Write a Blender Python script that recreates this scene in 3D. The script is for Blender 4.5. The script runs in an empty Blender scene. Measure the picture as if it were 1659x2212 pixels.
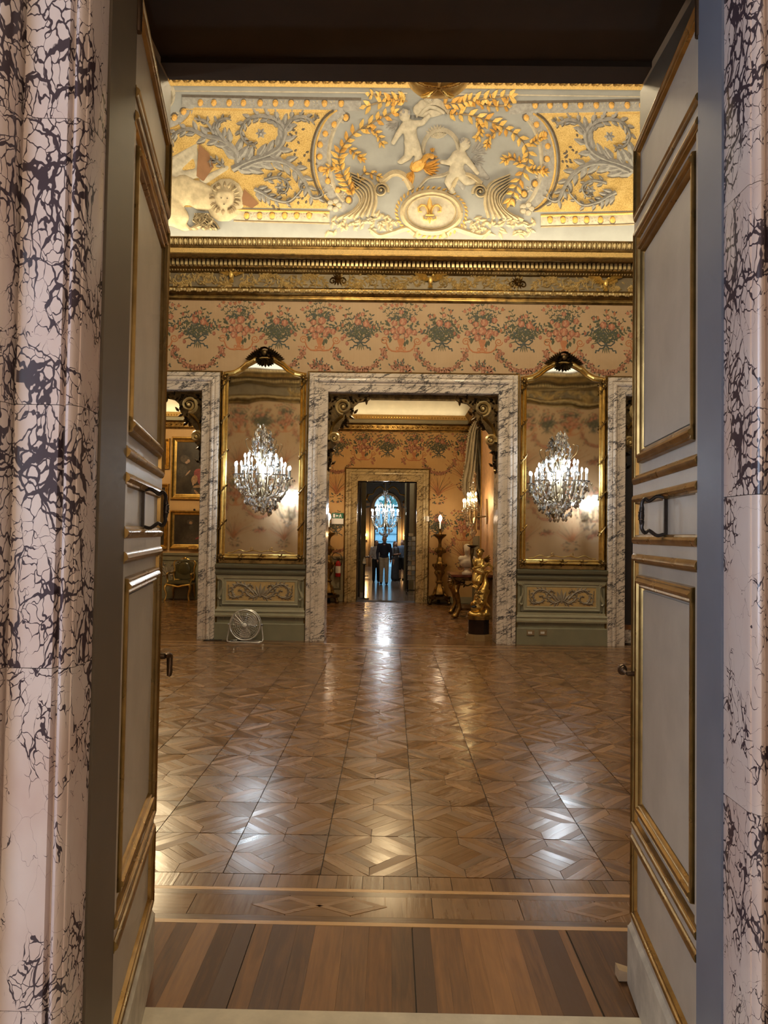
import bpy, bmesh, math, random
from mathutils import Vector, Matrix
R = random.Random(7)
sc = bpy.context.scene
COL = sc.collection
PI = math.pi

# ------------------------------------------------------------------ camera
W_, H_, F_ = 1659.0, 2212.0, 1590.0
EYE = 1.75
_yc = Vector(((844-W_/2)/F_, -(1155-H_/2)/F_, -1)).normalized()
_zc = Vector((math.sin(.0148), math.cos(.0148), 0)); _zc = (_zc-_yc*_zc.dot(_yc)).normalized()
_xc = _yc.cross(_zc)
RW = Matrix((_xc, _yc, _zc))            # rows: world axes in camera space = camera->world rotation
cam_d = bpy.data.cameras.new('camera'); cam = bpy.data.objects.new('camera', cam_d); COL.objects.link(cam)
cam.matrix_world = Matrix.Translation((0, 0, EYE)) @ RW.to_4x4()
cam_d.sensor_fit = 'HORIZONTAL'; cam_d.sensor_width = 36.0; cam_d.lens = 36.0*F_/W_
cam_d.clip_start = .05; cam_d.clip_end = 400
sc.camera = cam
def ray(px, py):
    return RW @ Vector(((px-W_/2)/F_, -(py-H_/2)/F_, -1))
def P(px, py, Y):
    d = ray(px, py); t = Y/d.y
    return Vector((d.x*t, Y, EYE+d.z*t))
def G(px, py, Z=0.0):
    d = ray(px, py); t = (Z-EYE)/d.z
    return Vector((d.x*t, d.y*t, Z))

# ------------------------------------------------------------------ world, exposure
wd = bpy.data.worlds.new('world'); sc.world = wd; wd.use_nodes = True
bgn = wd.node_tree.nodes['Background']; bgn.inputs[0].default_value = (.45, .72, 1, 1); bgn.inputs[1].default_value = 1.2
sc.view_settings.view_transform = 'Standard'; sc.view_settings.look = 'None'
sc.view_settings.exposure = 0.0; sc.view_settings.gamma = 1.0; sc.view_settings.use_curve_mapping = False

cy = sc.cycles
cy.use_adaptive_sampling = True; cy.adaptive_threshold = .08; cy.adaptive_min_samples = 12; cy.max_bounces = 6; cy.diffuse_bounces = 3; cy.glossy_bounces = 3; cy.transmission_bounces = 4; cy.transparent_max_bounces = 4
cy.caustics_reflective = False; cy.caustics_refractive = False; cy.sample_clamp_indirect = 6
# ------------------------------------------------------------------ large lights
WARM = (1, .80, .50); COOL = (.72, .86, 1)
def area(name, loc, direc, sx, sy, power, color, spread=PI):
    l = bpy.data.lights.new(name, 'AREA'); l.shape = 'RECTANGLE'; l.size = sx; l.size_y = sy
    l.energy = power; l.color = color; l.spread = spread
    o = bpy.data.objects.new(name, l); COL.objects.link(o); o.location = loc
    o.rotation_euler = Vector(direc).to_track_quat('-Z', 'Y').to_euler()
    return o
def point(name, loc, power, color, rad=.1):
    l = bpy.data.lights.new(name, 'POINT'); l.energy = power; l.color = color; l.shadow_soft_size = rad
    o = bpy.data.objects.new(name, l); COL.objects.link(o); o.location = loc
    return o
XC = .34; YN, YF = 3.33, 12.1; XL, XR = -7.4, 8.08     # great hall
# cove lighting behind the gilded cornice of the hall
area('cove_light_far', (XC, YF-.36, 6.37), (0, .0, 1), 15, .22, 215, (1, .82, .49))
area('cove_light_near', (XC, YN+.30, 6.36), (0, -.10, 1), 15, .16, 260, (1, .88, .64))
area('cove_light_side_a', (XL+.30, (YN+YF)/2, 6.36), (-.1, 0, 1), .16, 8, 150, (1, .86, .58))
area('cove_light_side_b', (XR-.30, (YN+YF)/2, 6.36), (.1, 0, 1), .16, 8, 150, (1, .86, .58))
# added fill lights without a fixture, out of view above the door head
point('hall_fill_light_a', (XC-1.25, 7.4, 6.9), 330, (1, .80, .50), .35); point('hall_fill_light_b', (XC+1.25, 7.4, 6.9), 330, (1, .80, .50), .35)
# assumed window daylight and wall lamps in the camera's room: bare lights, neither modelled
area('assumed_window_daylight', (-2.9, -.6, 2.3), (1, .45, -.1), 1.4, 2.6, 85, (.62, .76, 1))
point('vestibule_lamp', (1.2, -2.6, 2.6), 170, (1, .78, .55), .25)
point('assumed_vestibule_lamp_b', (-1.6, -2.2, 2.5), 100, (1, .80, .6), .25)

# ------------------------------------------------------------------ mesh builder
class MB:
    def __init__(s):
        s.v = []; s.f = []; s.m = []; s.t = []; s.uv = []
    def add(s, vs, fs, m=0, tone=0.5, uv=None):
        o = len(s.v); s.v += [tuple(p) for p in vs]
        for i, f in enumerate(fs):
            s.f.append([o+k for k in f]); s.m.append(m); s.t.append(tone)
            s.uv.append([uv[k] for k in f] if uv else None)
        return s
    def quad(s, a, b, c, d, m=0): return s.add([a, b, c, d], [(0, 1, 2, 3)], m)
    def box(s, lo, hi, m=0, T=None):
        x0, y0, z0 = lo; x1, y1, z1 = hi
        vs = [(x0,y0,z0),(x1,y0,z0),(x1,y1,z0),(x0,y1,z0),(x0,y0,z1),(x1,y0,z1),(x1,y1,z1),(x0,y1,z1)]
        if T: vs = [T(*p) for p in vs]
        return s.add(vs, [(0,3,2,1),(4,5,6,7),(0,1,5,4),(1,2,6,5),(2,3,7,6),(3,0,4,7)], m)
    def prism(s, poly, fn, d0, d1, m=0):
        """polygon of 2-D points extruded from d0 to d1 through fn(a, b, d)"""
        n = len(poly)
        vs = [fn(a, b, d0) for a, b in poly]+[fn(a, b, d1) for a, b in poly]
        fs = [list(range(n))[::-1], list(range(n, 2*n))]+[(i, (i+1) % n, n+(i+1) % n, n+i) for i in range(n)]
        return s.add(vs, fs, m)
    def lathe(s, prof, c=(0, 0, 0), seg=16, m=0, axis='z', a0=0, a1=2*PI, wob=None):
        c = Vector(c); full = abs(a1-a0-2*PI) < 1e-6; n = seg if full else seg+1
        vs = []
        for r, h in prof:
            for i in range(n):
                a = a0+(a1-a0)*i/seg; rr = r*(wob(a, h) if wob else 1)
                x, y = rr*math.cos(a), rr*math.sin(a)
                vs.append(c+(Vector((x, y, h)) if axis == 'z' else Vector((x, -h, y)) if axis == 'y' else Vector((h, x, y))))
        fs = []
        for j in range(len(prof)-1):
            for i in range(seg):
                k = (i+1) % n
                fs.append((j*n+i, j*n+k, (j+1)*n+k, (j+1)*n+i))
        return s.add(vs, fs, m)
    def ell(s, c, r, seg=10, rings=6, m=0, rot=None):
        c = Vector(c); r = r if hasattr(r, '__len__') else (r, r, r)
        vs = []
        for j in range(rings+1):
            t = PI*j/rings
            for i in range(seg):
                a = 2*PI*i/seg
                p = Vector((r[0]*math.sin(t)*math.cos(a), r[1]*math.sin(t)*math.sin(a), r[2]*math.cos(t)))
                vs.append(c+((rot @ p) if rot else p))
        fs = [(j*seg+i, (j+1)*seg+i, (j+1)*seg+(i+1) % seg, j*seg+(i+1) % seg) for j in range(rings) for i in range(seg)]
        return s.add(vs, fs, m)
    def tube(s, pts, r, seg=8, m=0, closed=False, flat=1.0):
        pts = [Vector(p) for p in pts]; n = len(pts)
        rr = r if hasattr(r, '__len__') else [r]*n
        vs = []; up = None
        for i, p in enumerate(pts):
            a = pts[(i-1) % n] if (closed or i > 0) else p; b = pts[(i+1) % n] if (closed or i < n-1) else p
            t = (b-a).normalized() if (b-a).length > 1e-9 else Vector((0, 0, 1))
            if up is None:
                up = Vector((0, 0, 1)) if abs(t.z) < .9 else Vector((1, 0, 0))
            u = t.cross(up).normalized() if t.cross(up).length > 1e-6 else t.orthogonal().normalized()
            w = u.cross(t).normalized(); up = w
            for k in range(seg):
                an = 2*PI*k/seg
                vs.append(p+(u*math.cos(an)+w*math.sin(an)*flat)*rr[i])
        fs = []
        for i in range(n if closed else n-1):
            for k in range(seg):
                a, b = i*seg, ((i+1) % n)*seg
                fs.append((a+k, a+(k+1) % seg, b+(k+1) % seg, b+k))
        if not closed:
            fs += [list(range(seg))[::-1], list(range((n-1)*seg, n*seg))]
        return s.add(vs, fs, m)
    def sweep(s, prof, path, N, closed=False, m=0, only=None, flip=False, cap=True):
        """profile (a sideways, b along N) mitred along a planar path; `only` keeps one segment"""
        path = [Vector(p) for p in path]; N = Vector(N).normalized(); n = len(path); k = len(prof)
        rows = []
        for i, p in enumerate(path):
            d0 = (p-path[i-1]).normalized() if (closed or i > 0) else None
            d1 = (path[(i+1) % n]-p).normalized() if (closed or i < n-1) else None
            d0 = d0 or d1; d1 = d1 or d0
            s0, s1 = N.cross(d0), N.cross(d1)
            b = (s0+s1).normalized(); q = max(.3, b.dot(s0)); S = b/q
            if flip: S = -S
            rows.append([p+S*a+N*h for a, h in prof])
        segs = range(n if closed else n-1)
        for i in segs:
            if only is not None and i != only: continue
            vs = rows[i]+rows[(i+1) % n]
            fs = [(j, j+1, k+j+1, k+j) if not flip else (j, k+j, k+j+1, j+1) for j in range(k-1)]
            if only is not None and cap: fs += [list(range(k)), list(range(k, 2*k))[::-1]]
            s.add(vs, fs, m)
        if not closed and only is None and cap: s.add(rows[0], [list(range(k))], m); s.add(rows[-1], [list(range(k))[::-1]], m)
        return s
    def mesh(s, name, mats, smooth=False):
        me = bpy.data.meshes.new(name); me.from_pydata(s.v, [], s.f)
        for mt in mats: me.materials.append(mt)
        me.polygons.foreach_set('material_index', s.m)
        if smooth is True: me.polygons.foreach_set('use_smooth', [True]*len(s.f))
        at = me.attributes.new('tone', 'FLOAT', 'FACE'); at.data.foreach_set('value', s.t)
        if any(s.uv):
            uvl = me.uv_layers.new(name='UVMap'); flat = []
            for f, u in zip(s.f, s.uv):
                for i in range(len(f)): flat += list(u[i]) if u else [0, 0]
            uvl.data.foreach_set('uv', flat)
        me.validate(); me.update()
        if smooth == 'auto':
            me.polygons.foreach_set('use_smooth', [True]*len(me.polygons))
            me.set_sharp_from_angle(angle=math.radians(38))
        return me
    def build(s, name, mats, parent=None, smooth='auto'):
        if not isinstance(mats, (list, tuple)): mats = [mats]
        return link(name, s.mesh(name, mats, smooth), parent)
def link(name, me, parent=None):
    o = bpy.data.objects.new(name, me); COL.objects.link(o)
    if parent: o.parent = parent
    return o
def empty(name, loc=(0, 0, 0), parent=None):
    o = bpy.data.objects.new(name, None); COL.objects.link(o); o.location = loc; o.empty_display_size = .1
    if parent: o.parent = parent
    return o
def tag(o, label=None, cat=None, group=None, kind=None):
    if label: o['label'] = label
    if cat: o['category'] = cat
    if group: o['group'] = group
    if kind: o['kind'] = kind
    return o
def struct(o, label=None): return tag(o, label, None, None, 'structure')
def thing(name, label, cat, loc=(0, 0, 0), group=None): return tag(empty(name, loc), label, cat, group)
def copy_tree(o, parent=None):
    c = o.copy(); COL.objects.link(c); c.parent = parent
    if parent: c.matrix_parent_inverse = o.matrix_parent_inverse
    for ch in list(o.children): copy_tree(ch, c)
    return c
def arc(cx, cy, r, a0, a1, n):
    return [(cx+r*math.cos(a0+(a1-a0)*i/n), cy+r*math.sin(a0+(a1-a0)*i/n)) for i in range(n+1)]
def bez(p, n=12):
    """Catmull-Rom through the points"""
    p = [Vector(q) for q in p]; out = []
    for i in range(len(p)-1):
        a = p[i-1] if i > 0 else p[i]*2-p[i+1]; b, c = p[i], p[i+1]; d = p[i+2] if i+2 < len(p) else p[i+1]*2-p[i]
        for k in range(n):
            t = k/n
            out.append(.5*((2*b)+(c-a)*t+(2*a-5*b+4*c-d)*t*t+(3*b-a-3*c+d)*t**3))
    out.append(p[-1]); return out
def fuse(name, prims, voxel, mat, parent=None, smooth=6, keep=None):
    """tapered capsules (p0, r0, p1, r1) and ellipsoids (c, (rx,ry,rz)[, rot]) fused into one continuous surface"""
    b = MB()
    for q in prims:
        if len(q) == 4:
            p0, r0, p1, r1 = Vector(q[0]), q[1], Vector(q[2]), q[3]
            b.tube([p0, p0.lerp(p1, .5), p1], [r0, (r0+r1)/2, r1], 10)
            b.ell(p0, r0, 10, 6); b.ell(p1, r1, 10, 6)
        else:
            b.ell(q[0], q[1], 12, 8, rot=q[2] if len(q) > 2 else None)
    me = b.mesh('tmp', [mat], True); o = bpy.data.objects.new('tmp', me); COL.objects.link(o)
    md = o.modifiers.new('r', 'REMESH'); md.mode = 'VOXEL'; md.voxel_size = voxel; md.use_smooth_shade = True
    if smooth:
        ms = o.modifiers.new('s', 'SMOOTH'); ms.iterations = smooth; ms.factor = .5
    dg = bpy.context.evaluated_depsgraph_get()
    m2 = bpy.data.meshes.new_from_object(o.evaluated_get(dg)); m2.name = name
    m2.materials.clear(); m2.materials.append(mat)
    m2.polygons.foreach_set('use_smooth', [True]*len(m2.polygons))
    bpy.data.objects.remove(o); bpy.data.meshes.remove(me)
    return link(name, m2, parent)

# ------------------------------------------------------------------ materials
class NT:
    def __init__(s, name):
        s.mat = bpy.data.materials.new(name); s.mat.use_nodes = True; s.nt = s.mat.node_tree
        s.b = s.nt.nodes['Principled BSDF']
    def n(s, typ, **kw):
        nd = s.nt.nodes.new(typ)
        for k, v in kw.items():
            if k.startswith('i_'): s.put(nd.inputs[int(k[2:])] if k[2:].isdigit() else nd.inputs[k[2:].replace('_', ' ')], v)
            else: setattr(nd, k, v)
        return nd
    def put(s, sock, v):
        if isinstance(v, bpy.types.NodeSocket): s.nt.links.new(v, sock)
        else: sock.default_value = v
    def co(s, kind='Object', scale=(1, 1, 1), rot=(0, 0, 0), rnd=0):
        src = s.n('ShaderNodeNewGeometry').outputs['Position'] if kind == 'World' else s.n('ShaderNodeTexCoord').outputs[kind]
        if rnd:
            r = s.n('ShaderNodeObjectInfo').outputs['Random']
            r = s.math('MULTIPLY', r, rnd)
            src = s.vec('ADD', src, r)
        mp = s.n('ShaderNodeMapping'); s.put(mp.inputs[0], src); mp.inputs['Scale'].default_value = scale; mp.inputs['Rotation'].default_value = rot
        return mp.outputs[0]
    def vec(s, op, a, b):
        m = s.n('ShaderNodeVectorMath', operation=op); s.put(m.inputs[0], a); s.put(m.inputs[1], b); return m.outputs[0]
    def math(s, op, a, b=0.0, c=0.0, clamp=False):
        m = s.n('ShaderNodeMath', operation=op, use_clamp=clamp); s.put(m.inputs[0], a); s.put(m.inputs[1], b)
        if op in ('MULTIPLY_ADD', 'COMPARE', 'SMOOTH_MIN'): s.put(m.inputs[2], c)
        return m.outputs[0]
    def noise(s, co, scale, detail=3, rough=.5, dist=0, out=0):
        nd = s.n('ShaderNodeTexNoise'); s.put(nd.inputs['Vector'], co); nd.inputs['Scale'].default_value = scale
        nd.inputs['Detail'].default_value = detail; nd.inputs['Roughness'].default_value = rough; nd.inputs['Distortion'].default_value = dist
        return nd.outputs[out]
    def ramp(s, fac, stops, interp='LINEAR'):
        r = s.n('ShaderNodeValToRGB'); s.put(r.inputs[0], fac); el = r.color_ramp.elements; r.color_ramp.interpolation = interp
        while len(el) < len(stops): el.new(.5)
        for e, (p, c) in zip(el, stops): e.position = p; e.color = (*c, 1) if len(c) == 3 else c
        return r.outputs[0]
    def mix(s, fac, a, b, mode='MIX'):
        m = s.n('ShaderNodeMix', data_type='RGBA', blend_type=mode); s.put(m.inputs[0], fac)
        s.put(m.inputs[6], (*a, 1) if isinstance(a, tuple) and len(a) == 3 else a); s.put(m.inputs[7], (*b, 1) if isinstance(b, tuple) and len(b) == 3 else b)
        return m.outputs[2]
    def bump(s, h, strength=.3, dist=.01):
        b = s.n('ShaderNodeBump'); s.put(b.inputs['Height'], h); b.inputs['Strength'].default_value = strength; b.inputs['Distance'].default_value = dist
        s.nt.links.new(b.outputs[0], s.b.inputs['Normal'])
    def fin(s, color=None, rough=.5, metal=0, spec=None, **kw):
        if color is not None: s.put(s.b.inputs['Base Color'], (*color, 1) if isinstance(color, tuple) and len(color) == 3 else color)
        s.put(s.b.inputs['Roughness'], rough); s.put(s.b.inputs['Metallic'], metal)
        if spec is not None: s.b.inputs['Specular IOR Level'].default_value = spec
        for k, v in kw.items(): s.put(s.b.inputs[k.replace('_', ' ')], v)
        return s.mat
def plain(name, color, rough=.5, metal=0, var=.12, scale=6, bump=.0, bscale=40, **kw):
    t = NT(name); c = t.co('Object')
    n = t.noise(c, scale, 4, .6)
    dark = tuple(x*(1-var) for x in color); light = tuple(min(1, x*(1+var)) for x in color)
    col = t.ramp(n, [(.3, dark), (.7, light)])
    if bump: t.bump(t.noise(c, bscale, 3), bump, .004)
    return t.fin(col, rough, metal, **kw)
def glow(name, color, strength):
    t = NT(name); t.mat.cycles.emission_sampling = "NONE"; return t.fin(color, .5, Emission_Color=(*color, 1), Emission_Strength=strength)
def gold(name, color, rough=.32, dirt=(.10, .055, .015), dirtm=.5, bscale=60):
    t = NT(name); c = t.co('Object')
    n = t.noise(c, 9, 5, .65); n2 = t.noise(c, bscale, 2)
    dirt_mask = t.ramp(n, [(.32, (1, 1, 1)), (.62, (0, 0, 0))])  # noise mask that scatters the dirt at random
    f = t.math('MULTIPLY', dirt_mask, dirtm)
    t.bump(n2, .12, .004)
    return t.fin(t.mix(f, color, dirt), t.math('MULTIPLY_ADD', n2, .18, rough-.09), .92)
M = {}
M['gold'] = gold('gilding', (.66, .43, .12))
M['gold_b'] = gold('bright_gilding', (.86, .60, .20), .28, (.3, .17, .04), .4)
M['gold_d'] = gold('aged_gilding', (.34, .21, .065), .36, (.03, .018, .008), .75)
M['gold_dk'] = gold('blackened_gilding', (.13, .085, .035), .42, (.012, .008, .005), .85)
M['gold_door'] = gold('door_gilding', (.40, .25, .085), .30, (.10, .055, .018), .5, 14)
M['gold_relief'] = gold('relief_gilding', (.84, .66, .33), .34, (.34, .25, .11), .5); M['gold_relief'].node_tree.nodes['Principled BSDF'].inputs['Metallic'].default_value = .4
M['gold_paint'] = plain('gold_ochre_paint', (.66, .44, .15), .55, 0, .25, 60, .2, 120)
def marble_breccia():
    t = NT('breccia_marble'); c = t.co('Object', (1, 1, .62), rnd=13)
    wv = t.noise(c, 3.2, 5, .6, 0, 1)
    warped = t.vec('ADD', c, t.vec('MULTIPLY', t.vec('SUBTRACT', wv, (.5, .5, .5)), (.22, .22, .22)))
    def vor(scale):
        v = t.n('ShaderNodeTexVoronoi', feature='DISTANCE_TO_EDGE'); t.put(v.inputs['Vector'], warped); v.inputs['Scale'].default_value = scale
        return v.outputs['Distance']
    d1, d2 = vor(13), vor(38)
    zone = t.ramp(t.noise(c, 5.5, 4, .6), [(.455, (0, 0, 0)), (.70, (1, 1, 1))])
    th = t.math('MULTIPLY_ADD', zone, .10, .0018)
    v1 = t.math('SUBTRACT', 1, t.math('DIVIDE', d1, th), clamp=True)
    th2 = t.math('MULTIPLY', zone, .13)
    v2 = t.math('SUBTRACT', 1, t.math('DIVIDE', d2, t.math('ADD', th2, .0001)), clamp=True)
    v = t.math('MAXIMUM', t.math('MULTIPLY', v1, 5, clamp=True), t.math('MULTIPLY', v2, 4, clamp=True))
    tint = t.ramp(t.noise(c, 3.5, 4, .6), [(.3, (.52, .38, .335)), (.55, (.60, .49, .45)), (.8, (.64, .56, .53))])
    return t.fin(t.mix(t.math('MULTIPLY', v, .95), tint, (.030, .017, .028)), .16, 0, spec=.5)
M['breccia'] = marble_breccia()
def marble_veined(name, base, base2, vein, scale=1.0):
    t = NT(name); c = t.co('World', (scale, scale, scale), (0, .45, 0))
    c2 = t.vec('MULTIPLY', c, (.42, 1, 1.25))
    wv = t.noise(c2, 4, 5, .62, 0, 1)
    w = t.vec('ADD', c2, t.vec('MULTIPLY', t.vec('SUBTRACT', wv, (.5, .5, .5)), (.5, .5, .5)))
    v = t.n('ShaderNodeTexVoronoi', feature='DISTANCE_TO_EDGE'); t.put(v.inputs['Vector'], w); v.inputs['Scale'].default_value = 7
    zone = t.ramp(t.noise(c2, 4.5, 4, .6), [(.36, (0, 0, 0)), (.62, (1, 1, 1))])
    th = t.math('MULTIPLY_ADD', zone, .15, .010)
    f = t.math('MULTIPLY', t.math('SUBTRACT', 1, t.math('DIVIDE', v.outputs['Distance'], th), clamp=True), t.math('MULTIPLY_ADD', zone, .8, .35), clamp=True)
    return t.fin(t.mix(f, t.ramp(t.noise(c, 3, 4), [(.3, base), (.7, base2)]), vein), .14, 0, spec=.6)
M['marble'] = marble_veined('veined_white_marble', (.56, .48, .40), (.70, .62, .54), (.045, .045, .055), 1.5)
M['marble_warm'] = marble_veined('veined_marble_warm_lit', (.50, .40, .22), (.62, .51, .30), (.10, .07, .035), 1.7)  # warm room light is tinted into this marble's colour
M['door'] = plain('warm_grey_paint', (.47, .41, .34), .38, 0, .10, 5, .08, 30)
M['lining'] = plain('taupe_paint', (.13, .10, .07), .42, 0, .08, 4)
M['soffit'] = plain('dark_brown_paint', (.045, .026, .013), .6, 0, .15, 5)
M['dado'] = plain('sage_paint', (.20, .185, .115), .5, 0, .10, 5)
M['dado_l'] = plain('light_sage_paint', (.30, .275, .18), .5, 0, .10, 5)
M['dado_d'] = plain('dark_sage_paint', (.115, .105, .062), .55, 0, .10, 5)
M['stone'] = plain('cream_stone', (.52, .45, .33), .45, 0, .15, 9, .15, 60)
M['iron'] = plain('dark_iron', (.035, .026, .022), .35, .7, .2, 20)
M['bronze'] = plain('bronze', (.14, .09, .055), .3, .9, .2, 20)
def paper(name, a, b):
    t = NT(name); c = t.co('World')
    st = t.noise(t.vec('MULTIPLY', c, (60, 60, 1.2)), 1, 3)
    cl = t.noise(c, 1.6, 4, .6)
    col = t.mix(t.math('MULTIPLY', st, .35), t.ramp(cl, [(.3, a), (.7, b)]), tuple(x*.72 for x in a))
    t.bump(t.noise(c, 300, 2), .08, .002)
    return t.fin(col, .55, 0, spec=.3)
M['paper'] = paper('silk_wallpaper', (.45, .305, .172), (.52, .365, .22))
M['paper_y'] = paper('ochre_silk_wallpaper', (.56, .35, .14), (.64, .42, .19))
M['wall_o'] = paper('apricot_wall', (.56, .35, .15), (.61, .39, .18))
def wood(name, lo, hi, rough=.30, gloss=.5):
    """UV x runs along the grain; face tone and object random shift the shade"""
    t = NT(name); uv = t.n('ShaderNodeTexCoord').outputs['UV']
    tone = t.n('ShaderNodeAttribute', attribute_name='tone').outputs['Fac']
    rnd = t.n('ShaderNodeObjectInfo').outputs['Random']
    off = t.n('ShaderNodeCombineXYZ'); t.put(off.inputs[0], t.math('MULTIPLY', tone, 37)); t.put(off.inputs[1], t.math('MULTIPLY', rnd, 23))
    c = t.vec('ADD', uv, off.outputs[0])
    g = t.noise(t.vec('MULTIPLY', c, (3.5, 55, 1)), 1, 5, .62, .6)
    fig = t.noise(t.vec('MULTIPLY', c, (2.2, 14, 1)), 1, 2, .5, 1.2)
    f = t.math('ADD', t.math('MULTIPLY_ADD', g, .42, t.math('MULTIPLY', tone, .62)), t.math('MULTIPLY_ADD', fig, .30, -.34))
    col = t.ramp(f, [(.08, lo), (.85, hi)])
    t.bump(g, .12, .003)
    return t.fin(col, t.math('ADD', t.math('MULTIPLY_ADD', g, .16, rough-.16), t.math('MULTIPLY', t.math('FRACT', t.math('MULTIPLY', tone, 91.7)), .16)), 0, spec=gloss)
M['oak'] = wood('oak_parquet', (.085, .038, .013), (.40, .212, .085), .25)
M['walnut'] = wood('walnut_planks', (.08, .033, .012), (.44, .20, .062), .46, .3)
M['lightwood'] = wood('pale_wood_strip', (.42, .22, .08), (.60, .36, .16), .32)
M['joint'] = plain('dark_floor_joint', (.03, .016, .008), .7)
def mirror_mat():
    t = NT('old_mirror_glass'); c = t.co('World')
    t.bump(t.noise(c, 1.6, 1), .10, .03)
    return t.fin((.86, .83, .77), .035, 1)
M['mirror'] = mirror_mat()
M['brass'] = plain('sconce_brass', (.30, .24, .15), .3, .9, .2, 20)
M['crystal'] = NT('cut_crystal').fin((.97, .98, 1), .02, 0, Transmission_Weight=.85, IOR=1.5, spec=.9)
M['candle'] = plain('ivory_candle', (.72, .70, .66), .5)
M['bulb'] = glow('lit_bulb_white', (.82, .93, 1), 17)
M['bulb_w'] = glow('lit_bulb_warm', (1, .72, .34), 22)
M['white'] = plain('white_plastic', (.75, .74, .70), .4, 0, .04)
M['black'] = plain('black_lacquer', (.012, .010, .009), .25, 0, .2)
M['chrome'] = plain('chrome_wire', (.62, .62, .62), .2, 1, .1)
M['steel'] = plain('grey_metal', (.33, .33, .34), .35, .8, .1)
# ------------------------------------------------------------------ relief / print drawing on any surface S(a, b, h)
def leaf(b, S, x, y, ang, L, w, h=.01, m=0, h0=.001):
    c, s = math.cos(ang), math.sin(ang)
    q = lambda u, v, hh: S(x+c*u-s*v, y+s*u+c*v, hh)
    vs = [q(0, 0, h0), q(L*.38, w*.5, h0), q(L*.75, w*.32, h0), q(L, 0, h0), q(L*.75, -w*.32, h0), q(L*.38, -w*.5, h0), q(L*.45, 0, h)]
    b.add(vs, [(0, 5, 6), (5, 4, 6), (4, 3, 6), (3, 2, 6), (2, 1, 6), (1, 0, 6)], m)
def dome(b, S, x, y, rx, ry, h=.01, m=0, n=10, ang=0, h0=.001):
    c, s = math.cos(ang), math.sin(ang)
    vs = []
    for k, (f, hh) in enumerate(((1, h0), (.72, h0+(h-h0)*.7))):
        for i in range(n):
            a = 2*PI*i/n; u, v = rx*f*math.cos(a), ry*f*math.sin(a)
            vs.append(S(x+c*u-s*v, y+s*u+c*v, hh))
    vs.append(S(x, y, h))
    b.add(vs, [(i, (i+1) % n, n+(i+1) % n, n+i) for i in range(n)]+[(n+i, n+(i+1) % n, 2*n) for i in range(n)], m)
def ribbon(b, S, pts, w, h=.01, m=0, h0=.001):
    n = len(pts); ws = w if hasattr(w, '__len__') else [w]*n
    vs = []
    for i, p in enumerate(pts):
        a = pts[max(0, i-1)]; c = pts[min(n-1, i+1)]
        dx, dy = c[0]-a[0], c[1]-a[1]; l = math.hypot(dx, dy) or 1; nx, ny = -dy/l, dx/l
        vs += [S(p[0]+nx*ws[i]/2, p[1]+ny*ws[i]/2, h0), S(p[0], p[1], h), S(p[0]-nx*ws[i]/2, p[1]-ny*ws[i]/2, h0)]
    fs = []
    for i in range(n-1):
        o = 3*i; fs += [(o, o+1, o+4, o+3), (o+1, o+2, o+5, o+4)]
    b.add(vs, fs, m)
def flat(b, S, pts, h=.002, m=0):
    """flat printed patch: a fan about its centre so that it follows a curved surface"""
    n = len(pts); cx = sum(p[0] for p in pts)/n; cy = sum(p[1] for p in pts)/n
    b.add([S(p[0], p[1], h) for p in pts]+[S(cx, cy, h)], [(i, (i+1) % n, n) for i in range(n)], m)
def spiral(cx, cy, r0, r1, a0, turns, n=28):
    return [(cx+(r0+(r1-r0)*(i/n)**.8)*math.cos(a0+turns*2*PI*i/n), cy+(r0+(r1-r0)*(i/n)**.8)*math.sin(a0+turns*2*PI*i/n)) for i in range(n+1)]
def tang(pts, i):
    a = pts[max(0, i-1)]; c = pts[min(len(pts)-1, i+1)]
    return math.atan2(c[1]-a[1], c[0]-a[0])
def acanthus(b, S, pts, w, h, m=0, step=2, lobe=1.0, m2=None):
    """tapering scroll stem with curling leaf lobes on both sides"""
    n = len(pts)
    ws = [w*(1-.75*i/(n-1)) for i in range(n)]
    ribbon(b, S, pts, ws, h, m)
    for i in range(1, n-1, step):
        t = tang(pts, i)
        for sg in (1, -1):
            leaf(b, S, pts[i][0], pts[i][1], t+sg*.72, ws[i]*1.9*lobe, ws[i]*.85*lobe, h*.9, m if (i//step) % 2 or m2 is None else m2)
def rose(b, S, x, y, r, ms, rr, h=.0022):
    """printed rose: dark rim, petals, light heart"""
    flat(b, S, [(x+r*(1+.12*math.sin(5*a+x*9))*math.cos(a), y+r*(1+.12*math.sin(5*a+x*9))*math.sin(a)) for a in [2*PI*i/10 for i in range(10)]], h, ms[0])
    for k in range(5):
        a = 2*PI*k/5+rr.random(); flat(b, S, [(x+math.cos(a)*r*.48+r*.36*math.cos(q), y+math.sin(a)*r*.48+r*.36*math.sin(q)) for q in [2*PI*i/6 for i in range(6)]], h+.0005, ms[1+k % 2])
    flat(b, S, [(x+r*.3*math.cos(q), y+r*.3*math.sin(q)) for q in [2*PI*i/6 for i in range(6)]], h+.001, ms[2])

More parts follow.
